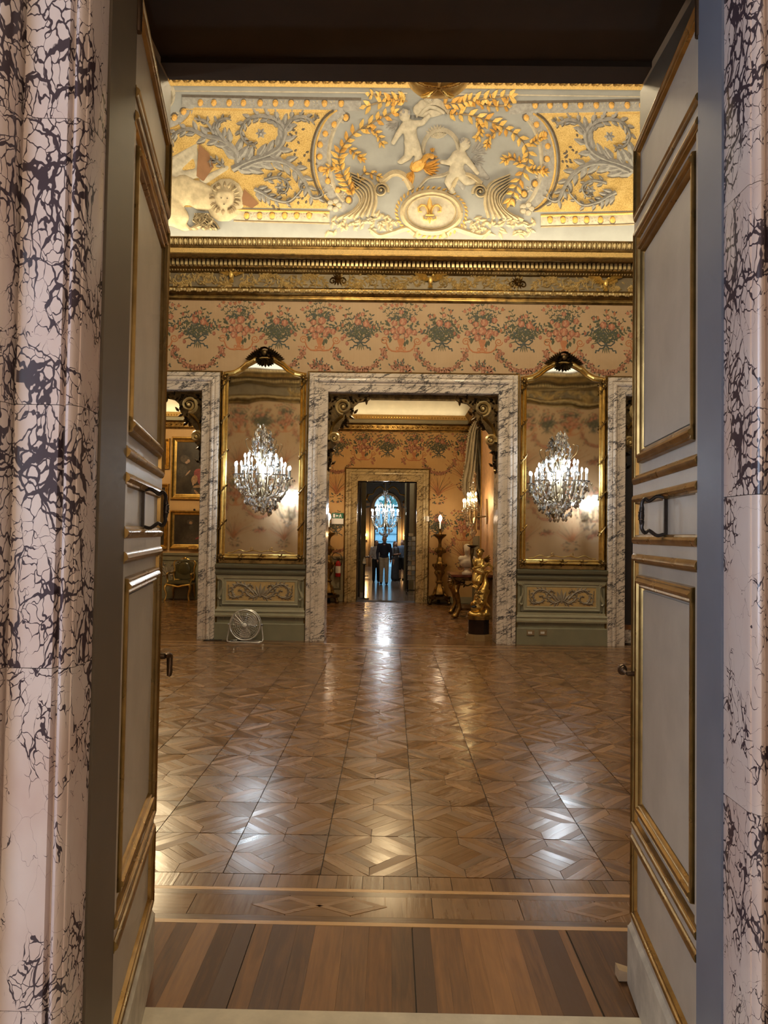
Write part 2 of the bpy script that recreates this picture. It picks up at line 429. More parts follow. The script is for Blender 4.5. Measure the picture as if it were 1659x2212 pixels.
# ------------------------------------------------------------------ near doorway (the door the camera looks through)
wn = MB()
wn.box((XL-.3, 2.16, 0), (-1.06, YN, 6.4)); wn.box((1.13, 2.16, 0), (XR+.3, YN, 6.4)); wn.box((-1.06, 2.16, 3.92), (1.13, YN, 6.4))
wall_near = struct(wn.build('wall_near', M['paper']))
wv = MB()
wv.box((-4, 1.82, 0), (-.80, 2.15, 5)); wv.box((.91, 1.82, 0), (4.2, 2.15, 5)); wv.box((-.80, 1.82, 3.5), (.91, 2.15, 5))
wall_vest = struct(wv.build('wall_vestibule', plain('vestibule_plaster', (.42, .36, .30), .6)))
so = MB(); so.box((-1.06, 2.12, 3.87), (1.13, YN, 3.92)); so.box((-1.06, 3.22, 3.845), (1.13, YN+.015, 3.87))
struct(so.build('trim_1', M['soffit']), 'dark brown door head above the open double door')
rv = MB(); rv.box((-1.06, 2.16, 0), (-1.045, YN, 3.8)); rv.box((1.115, 2.16, 0), (1.13, YN, 3.8))
struct(rv.build('trim_2', M['lining']))
# marble surround: jambs of separate blocks
fr = struct(empty('trim_3', (0, 1.8, 0)), 'purple veined breccia marble surround framing the open double door')
prof = [(0, -.13), (0, .0), (.003, .006), (.006, .006), (.008, .012), (.013, .022), (.020, .026), (.028, .022), (.033, .012), (.035, .004),
        (.040, .004), (.044, .022), (.150, .022), (.153, .010), (.158, .010), (.160, .045), (.170, .068), (.185, .078), (.205, .072), (.215, .05), (.222, .03), (.26, .03), (.262, -.05)]
XJL, XJR = -.757, .864
cuts = [0, .62, 1.42, 2.05, 2.75, 3.45]
for sx in (0, 1):
    cc = cuts if sx == 0 else [0, .40, 1.10, 1.86, 2.62, 3.45]
    for k in range(5):
        b = MB(); z0, z1 = cc[k]+.0008, cc[k+1]-.0008
        pts = [(XJL-a, 1.775-n if n > -.1 else 1.775+.105) for a, n in prof] if sx == 0 else [(XJR+a, 1.79-n if n > -.1 else 1.79+.129) for a, n in prof]
        n = len(pts); vs = [(x, y-1.8, z0) for x, y in pts]+[(x, y-1.8, z1) for x, y in pts]
        b.add(vs, [(j, j+1, n+j+1, n+j) for j in range(n-1)]+[list(range(n)), list(range(n, 2*n))])
        o = b.build('marble_block', M['breccia'], fr)
b = MB(); b.box((XJL-.26, -.03, 3.45), (XJR+.26, .1, 3.72)); b.build('marble_lintel', M['breccia'], fr)
# painted wooden lining between marble and leaves
for i, (x, sg, y0) in enumerate(((XJL, 1, 1.885), (XJR, -1, 1.92))):
    b = MB()
    b.box((min(x-.03*sg, x), y0, 0), (max(x-.03*sg, x), 2.085, 3.45))
    b.box((min(x, x+.006*sg), y0, 0), (max(x, x+.006*sg), y0+.022, 3.45))
    b.box((min(x, x+.003*sg), y0+.022, 0), (max(x, x+.003*sg), y0+.034, 3.45))
    struct(b.build('trim_%d' % (4+i), M['lining'] if i == 0 else plain('taupe_paint_blue_lit', (.165, .18, .225), .36, 0, .06)), 'painted wooden door lining inside the marble jamb')  # second lining has blue daylight from the assumed window put into its colour
# threshold stone
b = MB(); b.box((-1.04, 1.0, -.05), (1.11, 2.735, .012)); struct(b.build('trim_6', M['stone']), 'pale stone threshold slab under the double door')

def door_leaf(n, hinge, free, sg, h, label, knob):
    hx, hy = hinge; d = Vector((free[0]-hx, free[1]-hy, 0)); Wd = d.length; d.normalize(); nn = Vector((d.y, -d.x, 0))*sg
    root = struct(empty('door_%d' % n, (hx, hy, 0)), label)
    T = lambda u, v, q: tuple(d*u+nn*q+Vector((0, 0, v)))
    def bx(b, u0, v0, u1, v1, q0, q1, m=0): b.box((u0, v0, q0), (u1, v1, q1), m, T)
    panels = [(3.01, h-.013, 0), (1.96, 2.97, 1), (1.728, 1.918, 2), (.632, 1.69, 1), (.286, .60, 0)]
    # stiles and rails stand proud of the panels
    b = MB(); bx(b, 0, .01, Wd, h, -.045, -.010); b.build('leaf_board', M['door'], root)
    for u0, u1 in ((0, .035), (Wd-.022, Wd)):
        b = MB(); bx(b, u0, .01, u1, h, -.045, 0); b.build('stile', M['door'], root)
    vs = [.253, .286, .60, .632, 1.69, 1.728, 1.918, 1.96, 2.97, 3.01, h-.013, h]
    for k in range(0, 12, 2):
        b = MB(); bx(b, .035, vs[k], Wd-.022, vs[k+1], -.03, 0); b.build('rail', M['door'], root)
    b = MB(); bx(b, -.01, .012, Wd+.006, .235, -.05, .012); b.prism([(.235, .012), (.253, 0), (.235, 0)], lambda a, q, u: T(u, a, q), 0, Wd, 0); b.build('kick_board', M['door_kick'], root)
    o1 = [(0, -.01), (0, .003), (.005, .009), (.011, .012), (.018, .014), (.025, .010), (.028, .004), (.034, .003), (.037, -.010)]
    o2 = [(0, -.01), (.002, .008), (.007, .011), (.011, .007), (.015, .012), (.023, .019), (.031, .016), (.036, .007), (.042, .009), (.047, .005), (.052, -.010)]
    def rect(u0, v0, u1, v1): return [Vector(T(u0, v0, 0)), Vector(T(u0, v1, 0)), Vector(T(u1, v1, 0)), Vector(T(u1, v0, 0))]
    for v0, v1, kind in panels:
        pr = rect(.0, v0, Wd-.023, v1); pr = [pr[1], pr[2], pr[3], pr[0]]
        b = MB(); b.sweep([(-a*sg, q) for a, q in o1], pr, nn, False); b.build('gilt_moulding', M['gold_door'], root)
        if kind == 1:
            pr = rect(.036+.012, v0+.078, Wd-.105, v1-.078)
            pr = [pr[1], pr[2], pr[3], pr[0]]; b = MB(); bx(b, .048, v0+.082, .058, v1-.082, -.012, .010); b.sweep([(-a*sg, q) for a, q in o2], pr, nn, False); b.build('gilt_moulding', M['gold_door'], root)
            b = MB(); bx(b, .048+.055, v0+.135, Wd-.16, v1-.135, -.012, -.004); b.build('panel_field', M['door'], root)
    # iron pull
    ph = root
    hb = MB(); u = Wd*.44; z0, z1 = 1.765, 1.888
    path = [T(u, z0, .0), T(u+.012, z0-.004, .022), T(u+.02, z0+.012, .045), T(u+.022, z0+.004, .058), T(u+.022, z0+.02, .068), T(u+.022, z0+.04, .066), T(u+.022, (z0+z1)/2, .070), T(u+.022, z1-.04, .066), T(u+.022, z1-.02, .068), T(u+.022, z1-.004, .058), T(u+.02, z1-.012, .045), T(u+.012, z1+.004, .022), T(u, z1, 0)]
    hb.tube(bez(path, 4), .0062, 8); hb.tube([T(u+.022, (z0+z1)/2-.03, .069), T(u+.022, (z0+z1)/2, .070), T(u+.022, (z0+z1)/2+.03, .069)], [.006, .0105, .006], 10)
    for zz in (-.012, 0, .012): hb.ell(T(u+.022, (z0+z1)/2+zz, .070), (.011, .011, .005), 8, 5)
    hb.build('pull_handle', M['iron'], ph)
    b = MB(); bx(b, u-.008, z0-.016, u+.008, z1+.016, -.008, .003); b.build('handle_plate', M['iron'], ph)
    # lever or knob at the free edge
    b = MB(); zl = 1.225
    if knob:
        b.tube([T(Wd-.055, zl, 0), T(Wd-.052, zl, .03)], .010, 10); b.tube([T(Wd-.052, zl, .03), T(Wd+.02, zl, .032)], [.007, .008], 10)
        b.ell(T(Wd+.03, zl, .032), (.019, .019, .022), 12, 8); b.ell(T(Wd+.012, zl, .032), (.014, .014, .017), 10, 6)
        b.build('door_knob', M['bronze'], root)
    else:
        b.tube([T(Wd-.03, zl+.03, 0), T(Wd-.03, zl+.03, .03)], .013, 10)
        b.tube([T(Wd-.03, zl+.03, .03), T(Wd-.01, zl+.032, .042), T(Wd+.01, zl+.025, .045), T(Wd+.015, zl-.01, .045), T(Wd+.005, zl-.04, .045), T(Wd+.004, zl-.055, .043)], [.010, .012, .013, .012, .010, .008], 10)
        b.ell(T(Wd+.012, zl-.035, .046), (.012, .014, .026), 10, 6)
        b.build('door_lever', M['bronze'], root)
    b = MB(); bx(b, Wd-.02, zl-.1, Wd+.002, zl+.1, -.04, -.01); b.build('lock_plate', M['bronze'], root)
    for zz in (.06, 3.2):
        b = MB(); b.lathe([(.0, 0), (.011, 0), (.011, .12), (0, .12)], T(.0, zz, .004), 10); b.build('hinge_barrel', M['bronze'], root)
    return root
M['door_kick'] = plain('worn_cream_paint', (.50, .45, .37), .5, 0, .22, 12, .2, 50)
door_leaf(1, (-.760, 2.09), (-.925, 2.955), 1, 3.345, 'open grey and gilt panelled door leaf with the hanging bronze lever', False)
door_leaf(2, (.872, 2.09), (.962, 2.935), -1, 3.325, 'open grey and gilt panelled door leaf with the round bronze knob', True)
b = MB(); b.prism([(0, 0), (.055, 0), (.05, .03), (.0, .045)], lambda a, q, d: (.925+a, 2.965+d, q+.004), 0, .05)
tag(b.build('door_wedge', plain('bare_wood', (.50, .36, .22), .6)), 'small bare wooden wedge beside the foot of the door with the knob', 'wedge')

# ------------------------------------------------------------------ hall floor
fl = MB(); fl.box((XL-.3, 2.735, -.05), (XR+.3, YF+.45, -.006))
floor = struct(fl.build('floor', M['joint']), 'polished oak parquet floor of the great hall in diamond panels')
RT = random.Random(3)
def piece(b, poly, tone, ang, z=0.0, tilt=.0035, gap=.0012, th=.006, m=0, c=None):
    """one wood piece: bevel-free prism with its own slight tilt; grain along ang"""
    n = len(poly); cx = sum(p[0] for p in poly)/n; cy = sum(p[1] for p in poly)/n
    q = []
    for x, y in poly:
        l = math.hypot(x-cx, y-cy) or 1; k = 1-gap*1.6/l; q.append((cx+(x-cx)*k, cy+(y-cy)*k))
    tx, ty = RT.gauss(0, tilt*1.15), RT.gauss(0, tilt*1.15)
    top = [(x, y, z+(x-cx)*tx+(y-cy)*ty) for x, y in q]; bot = [(x, y, z-th) for x, y in q]
    ca, sa = math.cos(ang), math.sin(ang); ox, oy = RT.random()*9, RT.random()*9
    uv = [((x*ca+y*sa)+ox, (-x*sa+y*ca)+oy) for x, y in q]
    b.add(top+bot, [list(range(n))]+[(i, n+i, n+(i+1) % n, (i+1) % n) for i in range(n)], m, tone, uv+uv)
def tile_polys():
    a = .315; out = []
    for k in range(4):                     # heart of the diamond: four boards
        q0, q1 = -a+2*a*k/4, -a+2*a*(k+1)/4
        out.append(([((p+q)/2, (p-q)/2) for p, q in ((-a, q0), (a, q0), (a, q1), (-a, q1))], PI/4, 0))
    for sx, sy in ((1, 1), (-1, 1), (-1, -1), (1, -1)):
        out.append(([(a*sx, 0), (.5*sx, 0), (0, .5*sy), (0, a*sy)], math.atan2(sy, -sx), 1))
        for s0, s1 in ((.5, .66), (.66, .80), (.80, .999)):
            out.append(([(.5*sx, (s0-.5)*sy), (.5*sx, (s1-.5)*sy), ((s1-.5)*sx, .5*sy), ((s0-.5)*sx, .5*sy)], math.atan2(sy, -sx), 2))
    return out
TP = tile_polys(); TS = .5
def tone_of(k, base): return min(1, max(0, base+(.0, .16, -.04)[k]+RT.gauss(0, .13)))
def scaled(poly, s, dx=0, dy=0): return [(x*s+dx, y*s+dy) for x, y in poly]
variants = []
for v in range(8):
    b = MB()
    base = .40+.05*(v % 3)
    for poly, ang, k in TP: piece(b, scaled(poly, TS-.003), tone_of(k, base), ang)
    variants.append(b.mesh('parquet_panel', [M['oak']], False))
X0 = .164-10*TS; Y0 = 3.828
strips = []
for v in range(2):
    row = []
    for poly, ang, k in TP:
        b = MB(); piece(b, scaled(poly, TS-.003), tone_of(k, .42), ang); row.append(b.mesh('wood_strip', [M['oak']], False))
    strips.append(row)
for j in range(15):
    for i in range(20):
        cx, cy = X0+(i+.5)*TS, Y0+(j+.5)*TS
        rz = RT.choice((0, 2))*PI/2+(PI/2 if (i+j) % 2 else 0)
        if j < 3 and abs(cx) < (1.2, 1.3, 1.3)[j]:
            e = empty('parquet_panel', (cx, cy, 0), floor); e.rotation_euler.z = rz
            for me in RT.choice(strips): link('wood_strip', me, e)
        else:
            o = link('parquet_panel', RT.choice(variants), floor); o.location = (cx, cy, 0); o.rotation_euler.z = rz
def planks(parent, x0, x1, y0, y1, edges, mat, along='y', tone=(.2, .75), name='floor_plank', z=0):
    """boards between the given edges"""
    for k in range(len(edges)-1):
        b = MB(); t = RT.uniform(*tone)
        if along == 'y': piece(b, [(edges[k], y0), (edges[k+1], y0), (edges[k+1], y1), (edges[k], y1)], t, PI/2, z, .0015, .001)
        else: piece(b, [(x0, edges[k]), (x1, edges[k]), (x1, edges[k+1]), (x0, edges[k+1])], t, 0, z, .0005, .001)
        b.build(name, mat, parent, False)
# doorway boards: broad walnut planks running into the hall
ed = [-1.04, -.93, -.84, -.74, -.66, -.58]; planks(floor, 0, 0, 2.738, 3.345, ed, M['walnut'], tone=(0, .8))
ed = [-.576, -.50, -.39, -.31, -.18, -.07, .03, .118]; planks(floor, 0, 0, 2.738, 3.345, ed, M['walnut'], tone=(0, .8))
ed = [.123, .2, .26, .33, .41, .49, .58, .66, .77, .803]; planks(floor, 0, 0, 2.738, 3.345, ed, M['walnut'], tone=(0, .95))
ed = [.81, .92, 1.11]; planks(floor, 0, 0, 2.738, 3.345, ed, M['walnut'], tone=(.1, .3))
BX0, BX1 = XL, XR
def strip(y0, y1, tone, mat, x0=BX0, x1=BX1, name='border_strip'):
    b = MB(); piece(b, [(x0, y0), (x1, y0), (x1, y1), (x0, y1)], tone, 0, 0, 0, .0006); return b.build(name, mat, floor, False)
strip(3.345, 3.375, .8, M['lightwood']); strip(3.655, 3.685, .7, M['lightwood'])
strip(3.375, 3.42, .30, M['oak']); strip(3.61, 3.655, .32, M['oak'])
x = -2.2
while x < 2.3:                               # inlaid band: boards framed by darker strips and lozenges
    w = RT.uniform(.28, .5)
    b = MB(); piece(b, [(x, 3.42), (x+w, 3.42), (x+w, 3.61), (x, 3.61)], RT.uniform(.38, .58), RT.choice((0, PI/2)), 0, .001); b.build('inlay_board', M['oak'], floor, False)
    if RT.random() < .6:
        cx = x+w; b = MB(); piece(b, [(cx-.17, 3.515), (cx, 3.43), (cx+.17, 3.515), (cx, 3.60)], .75, 0, .0012, 0); piece(b, [(cx-.11, 3.515), (cx, 3.46), (cx+.11, 3.515), (cx, 3.57)], .45, 0, .0016, 0)
        b.build('lozenge_inlay', M['oak'], floor, False)
    x += w
x = -2.2
while x < 2.3:
    w = RT.uniform(.05, .14) if RT.random() < .7 else .2
    b = MB(); piece(b, [(x, 3.685), (x+w, 3.685), (x+w, 3.826), (x, 3.826)], RT.uniform(.3, .62), PI/2, 0, .002); b.build('border_block', M['oak'], floor, False); x += w
b = MB()
for xa, xb in ((XL, -2.2), (2.3, XR)): piece(b, [(xa, 3.42), (xb, 3.42), (xb, 3.826), (xa, 3.826)], .45, 0, 0, 0)
b.build('border_margin', M['oak'], floor, False)
yE = Y0+15*TS
strip(yE, yE+.16, .38, M['oak']); strip(yE+.16, yE+.19, .6, M['lightwood']); strip(yE+.19, yE+.44, .42, M['oak']); strip(yE+.44, yE+.47, .55, M['lightwood']); strip(yE+.47, YF+.02, .35, M['oak'])
strip(YF+.02, YF+.44, .45, M['oak'], XC-1.4, XC+1.4); strip(YF+.02, YF+.44, .45, M['oak'], XC-6.1, XC-3.49)

# ------------------------------------------------------------------ far wall, openings, marble surrounds
HO, HS = 1.405, 1.72
ZO = 4.09; ZT = 6.4; TW = .45
wf = MB()
for x0, x1 in ((XL-.3, XC-6.11), (XC-3.48, XC-HO-.01), (XC+HO+.01, XC+3.48), (XC+6.11, XR+.3)): wf.box((x0, YF, 0), (x1, YF+TW, ZT))
for x0, x1 in ((XC-6.11, XC-3.48), (XC-HO-.01, XC+HO+.01), (XC+3.48, XC+6.11)): wf.box((x0, YF, ZO+.01), (x1, YF+TW, ZT))
wall_far = struct(wf.build('wall_far', M['paper']), 'far wall of the hall in flowered silk between marble doorways')
mprof = [(0, -TW-.003), (0, .035), (.012, .045), (.11, .045), (.115, .055), (.15, .055), (.158, .075), (.175, .092), (.2, .098), (.222, .09), (.232, .07), (.24, .07), (.245, .085), (.30, .085), (.31, .07), (.315, .0)]
def surround(n, x0, x1, zt, Y, prof, mat, fillet, label, sides=(0, 1, 2), s=1.0, z0=0):
    root = struct(empty('trim_%d' % n, ((x0+x1)/2, Y, 0)), label); o = Vector(root.location)
    path = [Vector((x0, Y, z0))-o, Vector((x0, Y, zt))-o, Vector((x1, Y, zt))-o, Vector((x1, Y, z0))-o]
    pr = [(a*s, q*s if q > -.1 else q) for a, q in prof]
    for k in sides:
        b = MB(); b.sweep(pr, path, (0, -1, 0), False, only=k); b.build('marble_lintel' if k == 1 else 'marble_jamb', mat, root)
        if fillet:
            a0 = pr[-1][0]
            b = MB(); b.sweep([(a0, 0), (a0, .05*s), (a0+.012*s, .055*s), (a0+.024*s, .04*s), (a0+.03*s, 0)], path, (0, -1, 0), False, only=k); b.build('gilt_fillet', M['gold_d'], root)
    return root
surround(10, XC-HO, XC+HO, ZO, YF, mprof, M['marble'], True, 'grey veined white marble surround of the central doorway')
surround(11, XC-6.1, XC-3.49, ZO, YF, [(a*.95, q) for a, q in mprof], M['marble'], True, 'grey veined white marble surround of the doorway to the picture room')
surround(12, XC+3.49, XC+6.1, ZO, YF, [(a*.95, q) for a, q in mprof], M['marble'], True, 'grey veined white marble surround of the doorway to the dark room')

# side walls and ceiling
b = MB(); b.box((XL-.3, YN, 0), (XL, YF, ZT)); struct(b.build('wall_left', M['paper']))
b = MB(); b.box((XR, YN, 0), (XR+.3, YF, ZT)); struct(b.build('wall_right', M['paper']))
CA, CB, CZ = 1.58, 1.98, 6.30                # cove: horizontal depth, rise, springing height
def cove_pt(t): return (CA*(1-math.cos(t)), CZ+CB*math.sin(t))
M['cove'] = plain('grey_blue_fresco', (.285, .295, .31), .7, 0, .10, 3)
M['ceil'] = plain('pale_grey_ceiling', (.46, .43, .38), .7, 0, .06, 3)
cv = MB(); NC = 14
rings = []
for k in range(NC+1):
    a, z = cove_pt(PI/2*k/NC); rings.append([(XL+a, YN+a, z), (XR-a, YN+a, z), (XR-a, YF-a, z), (XL+a, YF-a, z)])
vs = [p for r in rings for p in r]
cv.add(vs, [(k*4+i, k*4+(i+1) % 4, (k+1)*4+(i+1) % 4, (k+1)*4+i) for k in range(NC) for i in range(4)]+[[NC*4+3, NC*4+2, NC*4+1, NC*4]])
ceiling = struct(cv.build('ceiling', M['cove']), 'painted coved ceiling of the great hall')
# gilded ceiling border
b = MB()
a1 = CA+.02; zc = CZ+CB
path = [(XL+a1, YN+a1, zc), (XR-a1, YN+a1, zc), (XR-a1, YF-a1, zc), (XL+a1, YF-a1, zc)]
b.sweep([(-.02, 0), (-.02, .03), (.02, .05), (.05, .02), (.19, .02), (.21, .045), (.25, .05), (.27, 0)], path, (0, 0, -1), True, flip=True)
ob = b.build('ceiling_border', M['gold_paint'], ceiling)
b = MB(); x = XL+a1+.3
while x < XR-a1-.2:
    yb = YF-a1-.115
    S = lambda p, q, h: (p, q, zc-.02-h)
    for sg in (-1, 1): leaf(b, S, x, yb-.06*sg, sg*PI/2+.3, .12, .07, .025, 0); leaf(b, S, x+.07, yb, sg*.9, .09, .045, .02, 0)
    dome(b, S, x, yb, .03, .045, .03, 0, 8); x += .155
tag(b.build('border_ornament', M['gold_d'], ob), kind='stuff')

# ------------------------------------------------------------------ cornice
cprof = [(0, 5.60), (.02, 5.60), (.045, 5.625), (.045, 5.65), (.025, 5.665), (.025, 5.675), (.075, 5.69), (.10, 5.72), (.10, 5.775), (.075, 5.80), (.06, 5.81), (.06, 6.035),
         (.10, 6.045), (.13, 6.045), (.165, 6.075), (.165, 6.085), (.22, 6.085), (.22, 6.185), (.30, 6.185), (.34, 6.20), (.36, 6.225), (.40, 6.225), (.40, 6.18), (.55, 6.175), (.55, 6.27), (.565, 6.275),
         (.57, 6.30), (.60, 6.36), (.625, 6.415), (.60, 6.43), (.56, 6.40), (.2, 6.32), (0, 6.32)]
M['frieze'] = plain('taupe_frieze_ground', (.21, .165, .10), .5, .2, .2, 8)
def cornice(name, loc, rz, L, detail, label):
    root = struct(empty(name, loc), label); root.rotation_euler.z = rz
    b = MB(); n = len(cprof)
    vs = [(x, -p, z) for x in (-L/2, L/2) for p, z in cprof]
    b.add(vs, [(j, j+1, n+j+1, n+j) for j in range(n-1)])
    b.build('cornice_moulding', M['gold_d'], root)
    if not detail: return root
    b = MB(); b.box((-L/2, -.064, 5.81), (L/2, -.05, 6.034)); b.build('frieze_ground', M['frieze'], root)
    x0, x1 = detail
    b = MB(); x = x0
    while x < x1: b.box((x, -.31, 6.09), (x+.044, -.21, 6.182)); x += .071
    tag(b.build('dentil_row', M['gold_relief'], root), kind='stuff')
    b = MB(); x = x0
    while x < x1:
        b.ell((x, -.375, 6.215), (.024, .022, .028), 8, 5); x += .062
    tag(b.build('bead_row', M['gold_relief'], root), kind='stuff')
    b = MB(); x = x0
    while x < x1:
        b.ell((x, -.597, 6.352), (.030, .026, .052), 8, 5); b.box((x+.034, -.615, 6.30), (x+.044, -.58, 6.41)); x += .078
    tag(b.build('egg_row', M['gold_relief'], root), kind='stuff')
    b = MB(); x = x0
    while x < x1:
        b.add([(x, -.10, 6.046), (x+.04, -.10, 6.046), (x+.04, -.15, 6.078), (x, -.15, 6.078), (x+.02, -.165, 6.05)], [(0, 1, 4), (1, 2, 4), (2, 3, 4), (3, 0, 4)]); x += .045
    tag(b.build('tooth_row', M['gold_relief'], root), kind='stuff')
    b = MB(); x = x0
    while x < x1:
        for q in range(-3, 4):
            an = PI/2+q*.42; S = lambda a, c, h: (a, -.10-h, c)
            leaf(b, S, x, 5.715, an, .055, .028, .03)
        b.tube([(x+.06, -.105, 5.745), (x+.11, -.105, 5.745)], .018, 8); b.ell((x+.055, -.105, 5.745), .024, 8, 5); b.ell((x+.115, -.105, 5.745), .024, 8, 5)
        x += .172
    tag(b.build('shell_and_bar_row', M['gold_relief'], root), kind='stuff')
    return root
cor = cornice('trim_13', (XC, YF, 0), 0, XR-XL, (-4.6, 4.4), 'gilded cornice with leaf frieze along the far wall')
struct(link('gilded_edge', MB().box((-7, -.553, 6.19), (7, -.5485, 6.262)).mesh('gilded_edge', [M['gold_paint']]), cor)); bpy.data.objects['gilded_edge'].pop('kind')
corn = cornice('trim_14', (XC, YN, 0), PI, XR-XL, (-5.5, 5.5), 'gilded cornice along the wall of the entrance door')
cornice('trim_15', (XL, (YN+YF)/2, 0), PI/2, YF-YN, None, 'gilded cornice on the side wall'); cornice('trim_16', (XR, (YN+YF)/2, 0), -PI/2, YF-YN, None, 'gilded cornice on the side wall')
# leaf frieze: vine scrolls between eagles and palmettes
M['gold_eagle'] = plain('bright_gilt_relief', (.70, .47, .13), .38, .4, .3, 30)
def frieze(root, xs0, xs1, name):
    S = lambda a, c, h: (a, -.066-h, c)
    rr = random.Random(11); zc, hh = 5.925, .105
    b = MB(); x = xs0; k = 0
    while x < xs1:
        for i, (r0, dx) in enumerate(((.085, .22), (.09, .58), (.085, .94), (.08, 1.28))):
            up = 1 if (i+k) % 2 else -1
            for mir in (1, -1):
                cx = x+mir*dx
                sp = spiral(cx, zc+up*.005, .012, r0, rr.random()*6, 1.5*mir*up, 26)
                ribbon(b, S, sp, [.008+.012*t/26 for t in range(27)], .030)
                for t in range(4, 27, 3):
                    a = tang(sp, t); leaf(b, S, sp[t][0], sp[t][1], a+rr.choice((-1, 1))*.8, .062, .030, .036)
                for q in range(14): leaf(b, S, cx+rr.uniform(-.19, .19), zc+rr.uniform(-.095, .09), rr.random()*6.3, rr.uniform(.065, .105), .034, .040)
                st = [Vector((cx-.18*mir, zc-up*.09)), Vector((cx-.09*mir, zc-up*.075)), Vector((cx, zc-up*.10)), Vector((cx+.17*mir, zc-up*.0)), Vector((cx+.2*mir, zc+up*.08))]
                cu = [tuple(q) for q in bez([Vector((q.x, q.y, 0)) for q in st], 6)]
                ribbon(b, S, cu, .018, .028)
                for t in range(1, len(cu)-1, 2):
                    a = tang(cu, t); leaf(b, S, cu[t][0], cu[t][1], a+.7, .085, .034, .038); leaf(b, S, cu[t][0], cu[t][1], a-.7, .085, .034, .038)
        x += 3.2; k += 1
    return tag(b.build('leaf_scroll_relief', M['gold_relief'], root), kind='stuff')
frieze(cor, -3.2+P(928, 606, 12.03).x-XC-3.2, 4.2, 'f')
frieze(corn, -4.6, 4.6, 'n')
def eagle(root, cx, cz, s):
    S = lambda a, c, h: (cx+a*s, -.095-h*s, cz+c*s)
    b = MB()
    for sg in (-1, 1):
        for k in range(8):
            t = k/7; leaf(b, S, sg*(.05+.17*t), .03+.05*t, PI/2-sg*(1.15+.5*t-.5), .10+.05*(1-t), .035, .05)
        for k in range(7): leaf(b, S, sg*(.03+.025*k), .015+.012*k, -PI/2+sg*(.9-.06*k), .085, .03, .045)
        ribbon(b, S, [(sg*.02, .0), (sg*.1, .05), (sg*.2, .085), (sg*.29, .10)], [.06, .05, .04, .015], .06)
    dome(b, S, 0, -.02, .045, .085, .08); dome(b, S, .045, .065, .03, .03, .085); leaf(b, S, .06, .065, -.1, .04, .02, .08)
    for q in (-.5, -.25, 0, .25, .5): leaf(b, S, 0, -.07, -PI/2+q, .09, .03, .05)
    b.build('eagle_relief', M['gold_eagle'], root)
def palmette(root, cx, cz, s):
    S = lambda a, c, h: (cx+a*s, -.07-h*s, cz+c*s); b = MB()
    for q in (-1.2, -.8, -.4, 0, .4, .8, 1.2): leaf(b, S, 0, -.02, PI/2+q, .13, .04, .05)
    
    for q in (-.35, 0, .35): leaf(b, S, q*.05, .0, -PI/2+q, .14, .045, .05)
    ribbon(b, S, [(-.05, -.02), (0, -.025), (.05, -.02)], .03, .06)
    for sg in (-1, 1): ribbon(b, S, spiral(sg*.10, -.05, .01, .06, PI/2, 1.2*sg), .025, .04)
    b.build('palmette_relief', M['gold_d'], root)
for px, py in ((500, 592), (930, 604), (1308, 611)):
    q = P(px, py, 12.0); eagle(cor, q.x-XC, q.z, .92)
for px, py in ((730, 600), (1119, 608)):
    q = P(px, py, 12.0); palmette(cor, q.x-XC, q.z, .9)
# ------------------------------------------------------------------ painted stucco of the far cove (drawn on the curved surface itself)
def cove_hit(px, py, h=0.0):
    d = ray(px, py); k = d.z/d.y; lo, hi = 0.0, PI/2
    for _ in range(24):
        t = (lo+hi)/2; y = YF-CA*(1-math.cos(t))
        if EYE+k*y > CZ+CB*math.sin(t): lo = t
        else: hi = t
    y = YF-CA*(1-math.cos(t)); nv = Vector((0, -CB*math.cos(t), -CA*math.sin(t))).normalized()
    return Vector((d.x/d.y*y, y, CZ+CB*math.sin(t)))+nv*h
CS = cove_hit
def z1(x, y): return (330+x*.3436, 140+y*.3436)
def z2(x, y): return (850+x*.3436, 140+y*.3436)
def cr(pts, n=7): return [(q.x, q.y) for q in bez([Vector((a, c, 0)) for a, c in pts], n)]
def mirx(pts): return [(1880-x, y+7) for x, y in pts]
M['gground'] = None
def gold_mosaic():
    t = NT('gold_mosaic_paint'); c = t.co('World'); n = t.noise(c, 70, 3, .7); n2 = t.noise(c, 5, 3)
    col = t.ramp(t.math('ADD', t.math('MULTIPLY', n, .75), t.math('MULTIPLY', n2, .25)), [(.32, (.28, .175, .055)), (.5, (.57, .39, .135)), (.7, (.75, .57, .27))])
    t.bump(n, .3, .006)
    return t.fin(col, .5, .15)
M['gground'] = gold_mosaic()
M['gris'] = plain('grisaille_grey', (.30, .295, .30), .7, 0, .22, 18)
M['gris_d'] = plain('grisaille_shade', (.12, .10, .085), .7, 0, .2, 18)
M['gris_l'] = plain('grisaille_light', (.44, .40, .33), .7, 0, .18, 14)
M['cream'] = plain('cream_stucco', (.50, .42, .29), .7, 0, .2, 12)
M['cream_d'] = plain('umber_stucco', (.30, .235, .155), .7, 0, .2, 12)
M['orange'] = plain('orange_gilt_paint', (.66, .38, .10), .5, .1, .25, 25)
def mesh_grid(poly_rows, h, name, mat):
    """surface patch between rows of pixel points, following the cove"""
    b = MB(); n = len(poly_rows[0]); vs = [CS(x, y, h) for row in poly_rows for x, y in row]
    b.add(vs, [(r*n+i, r*n+i+1, (r+1)*n+i+1, (r+1)*n+i) for r in range(len(poly_rows)-1) for i in range(n-1)])
    return b.build(name, mat, ceiling, True)
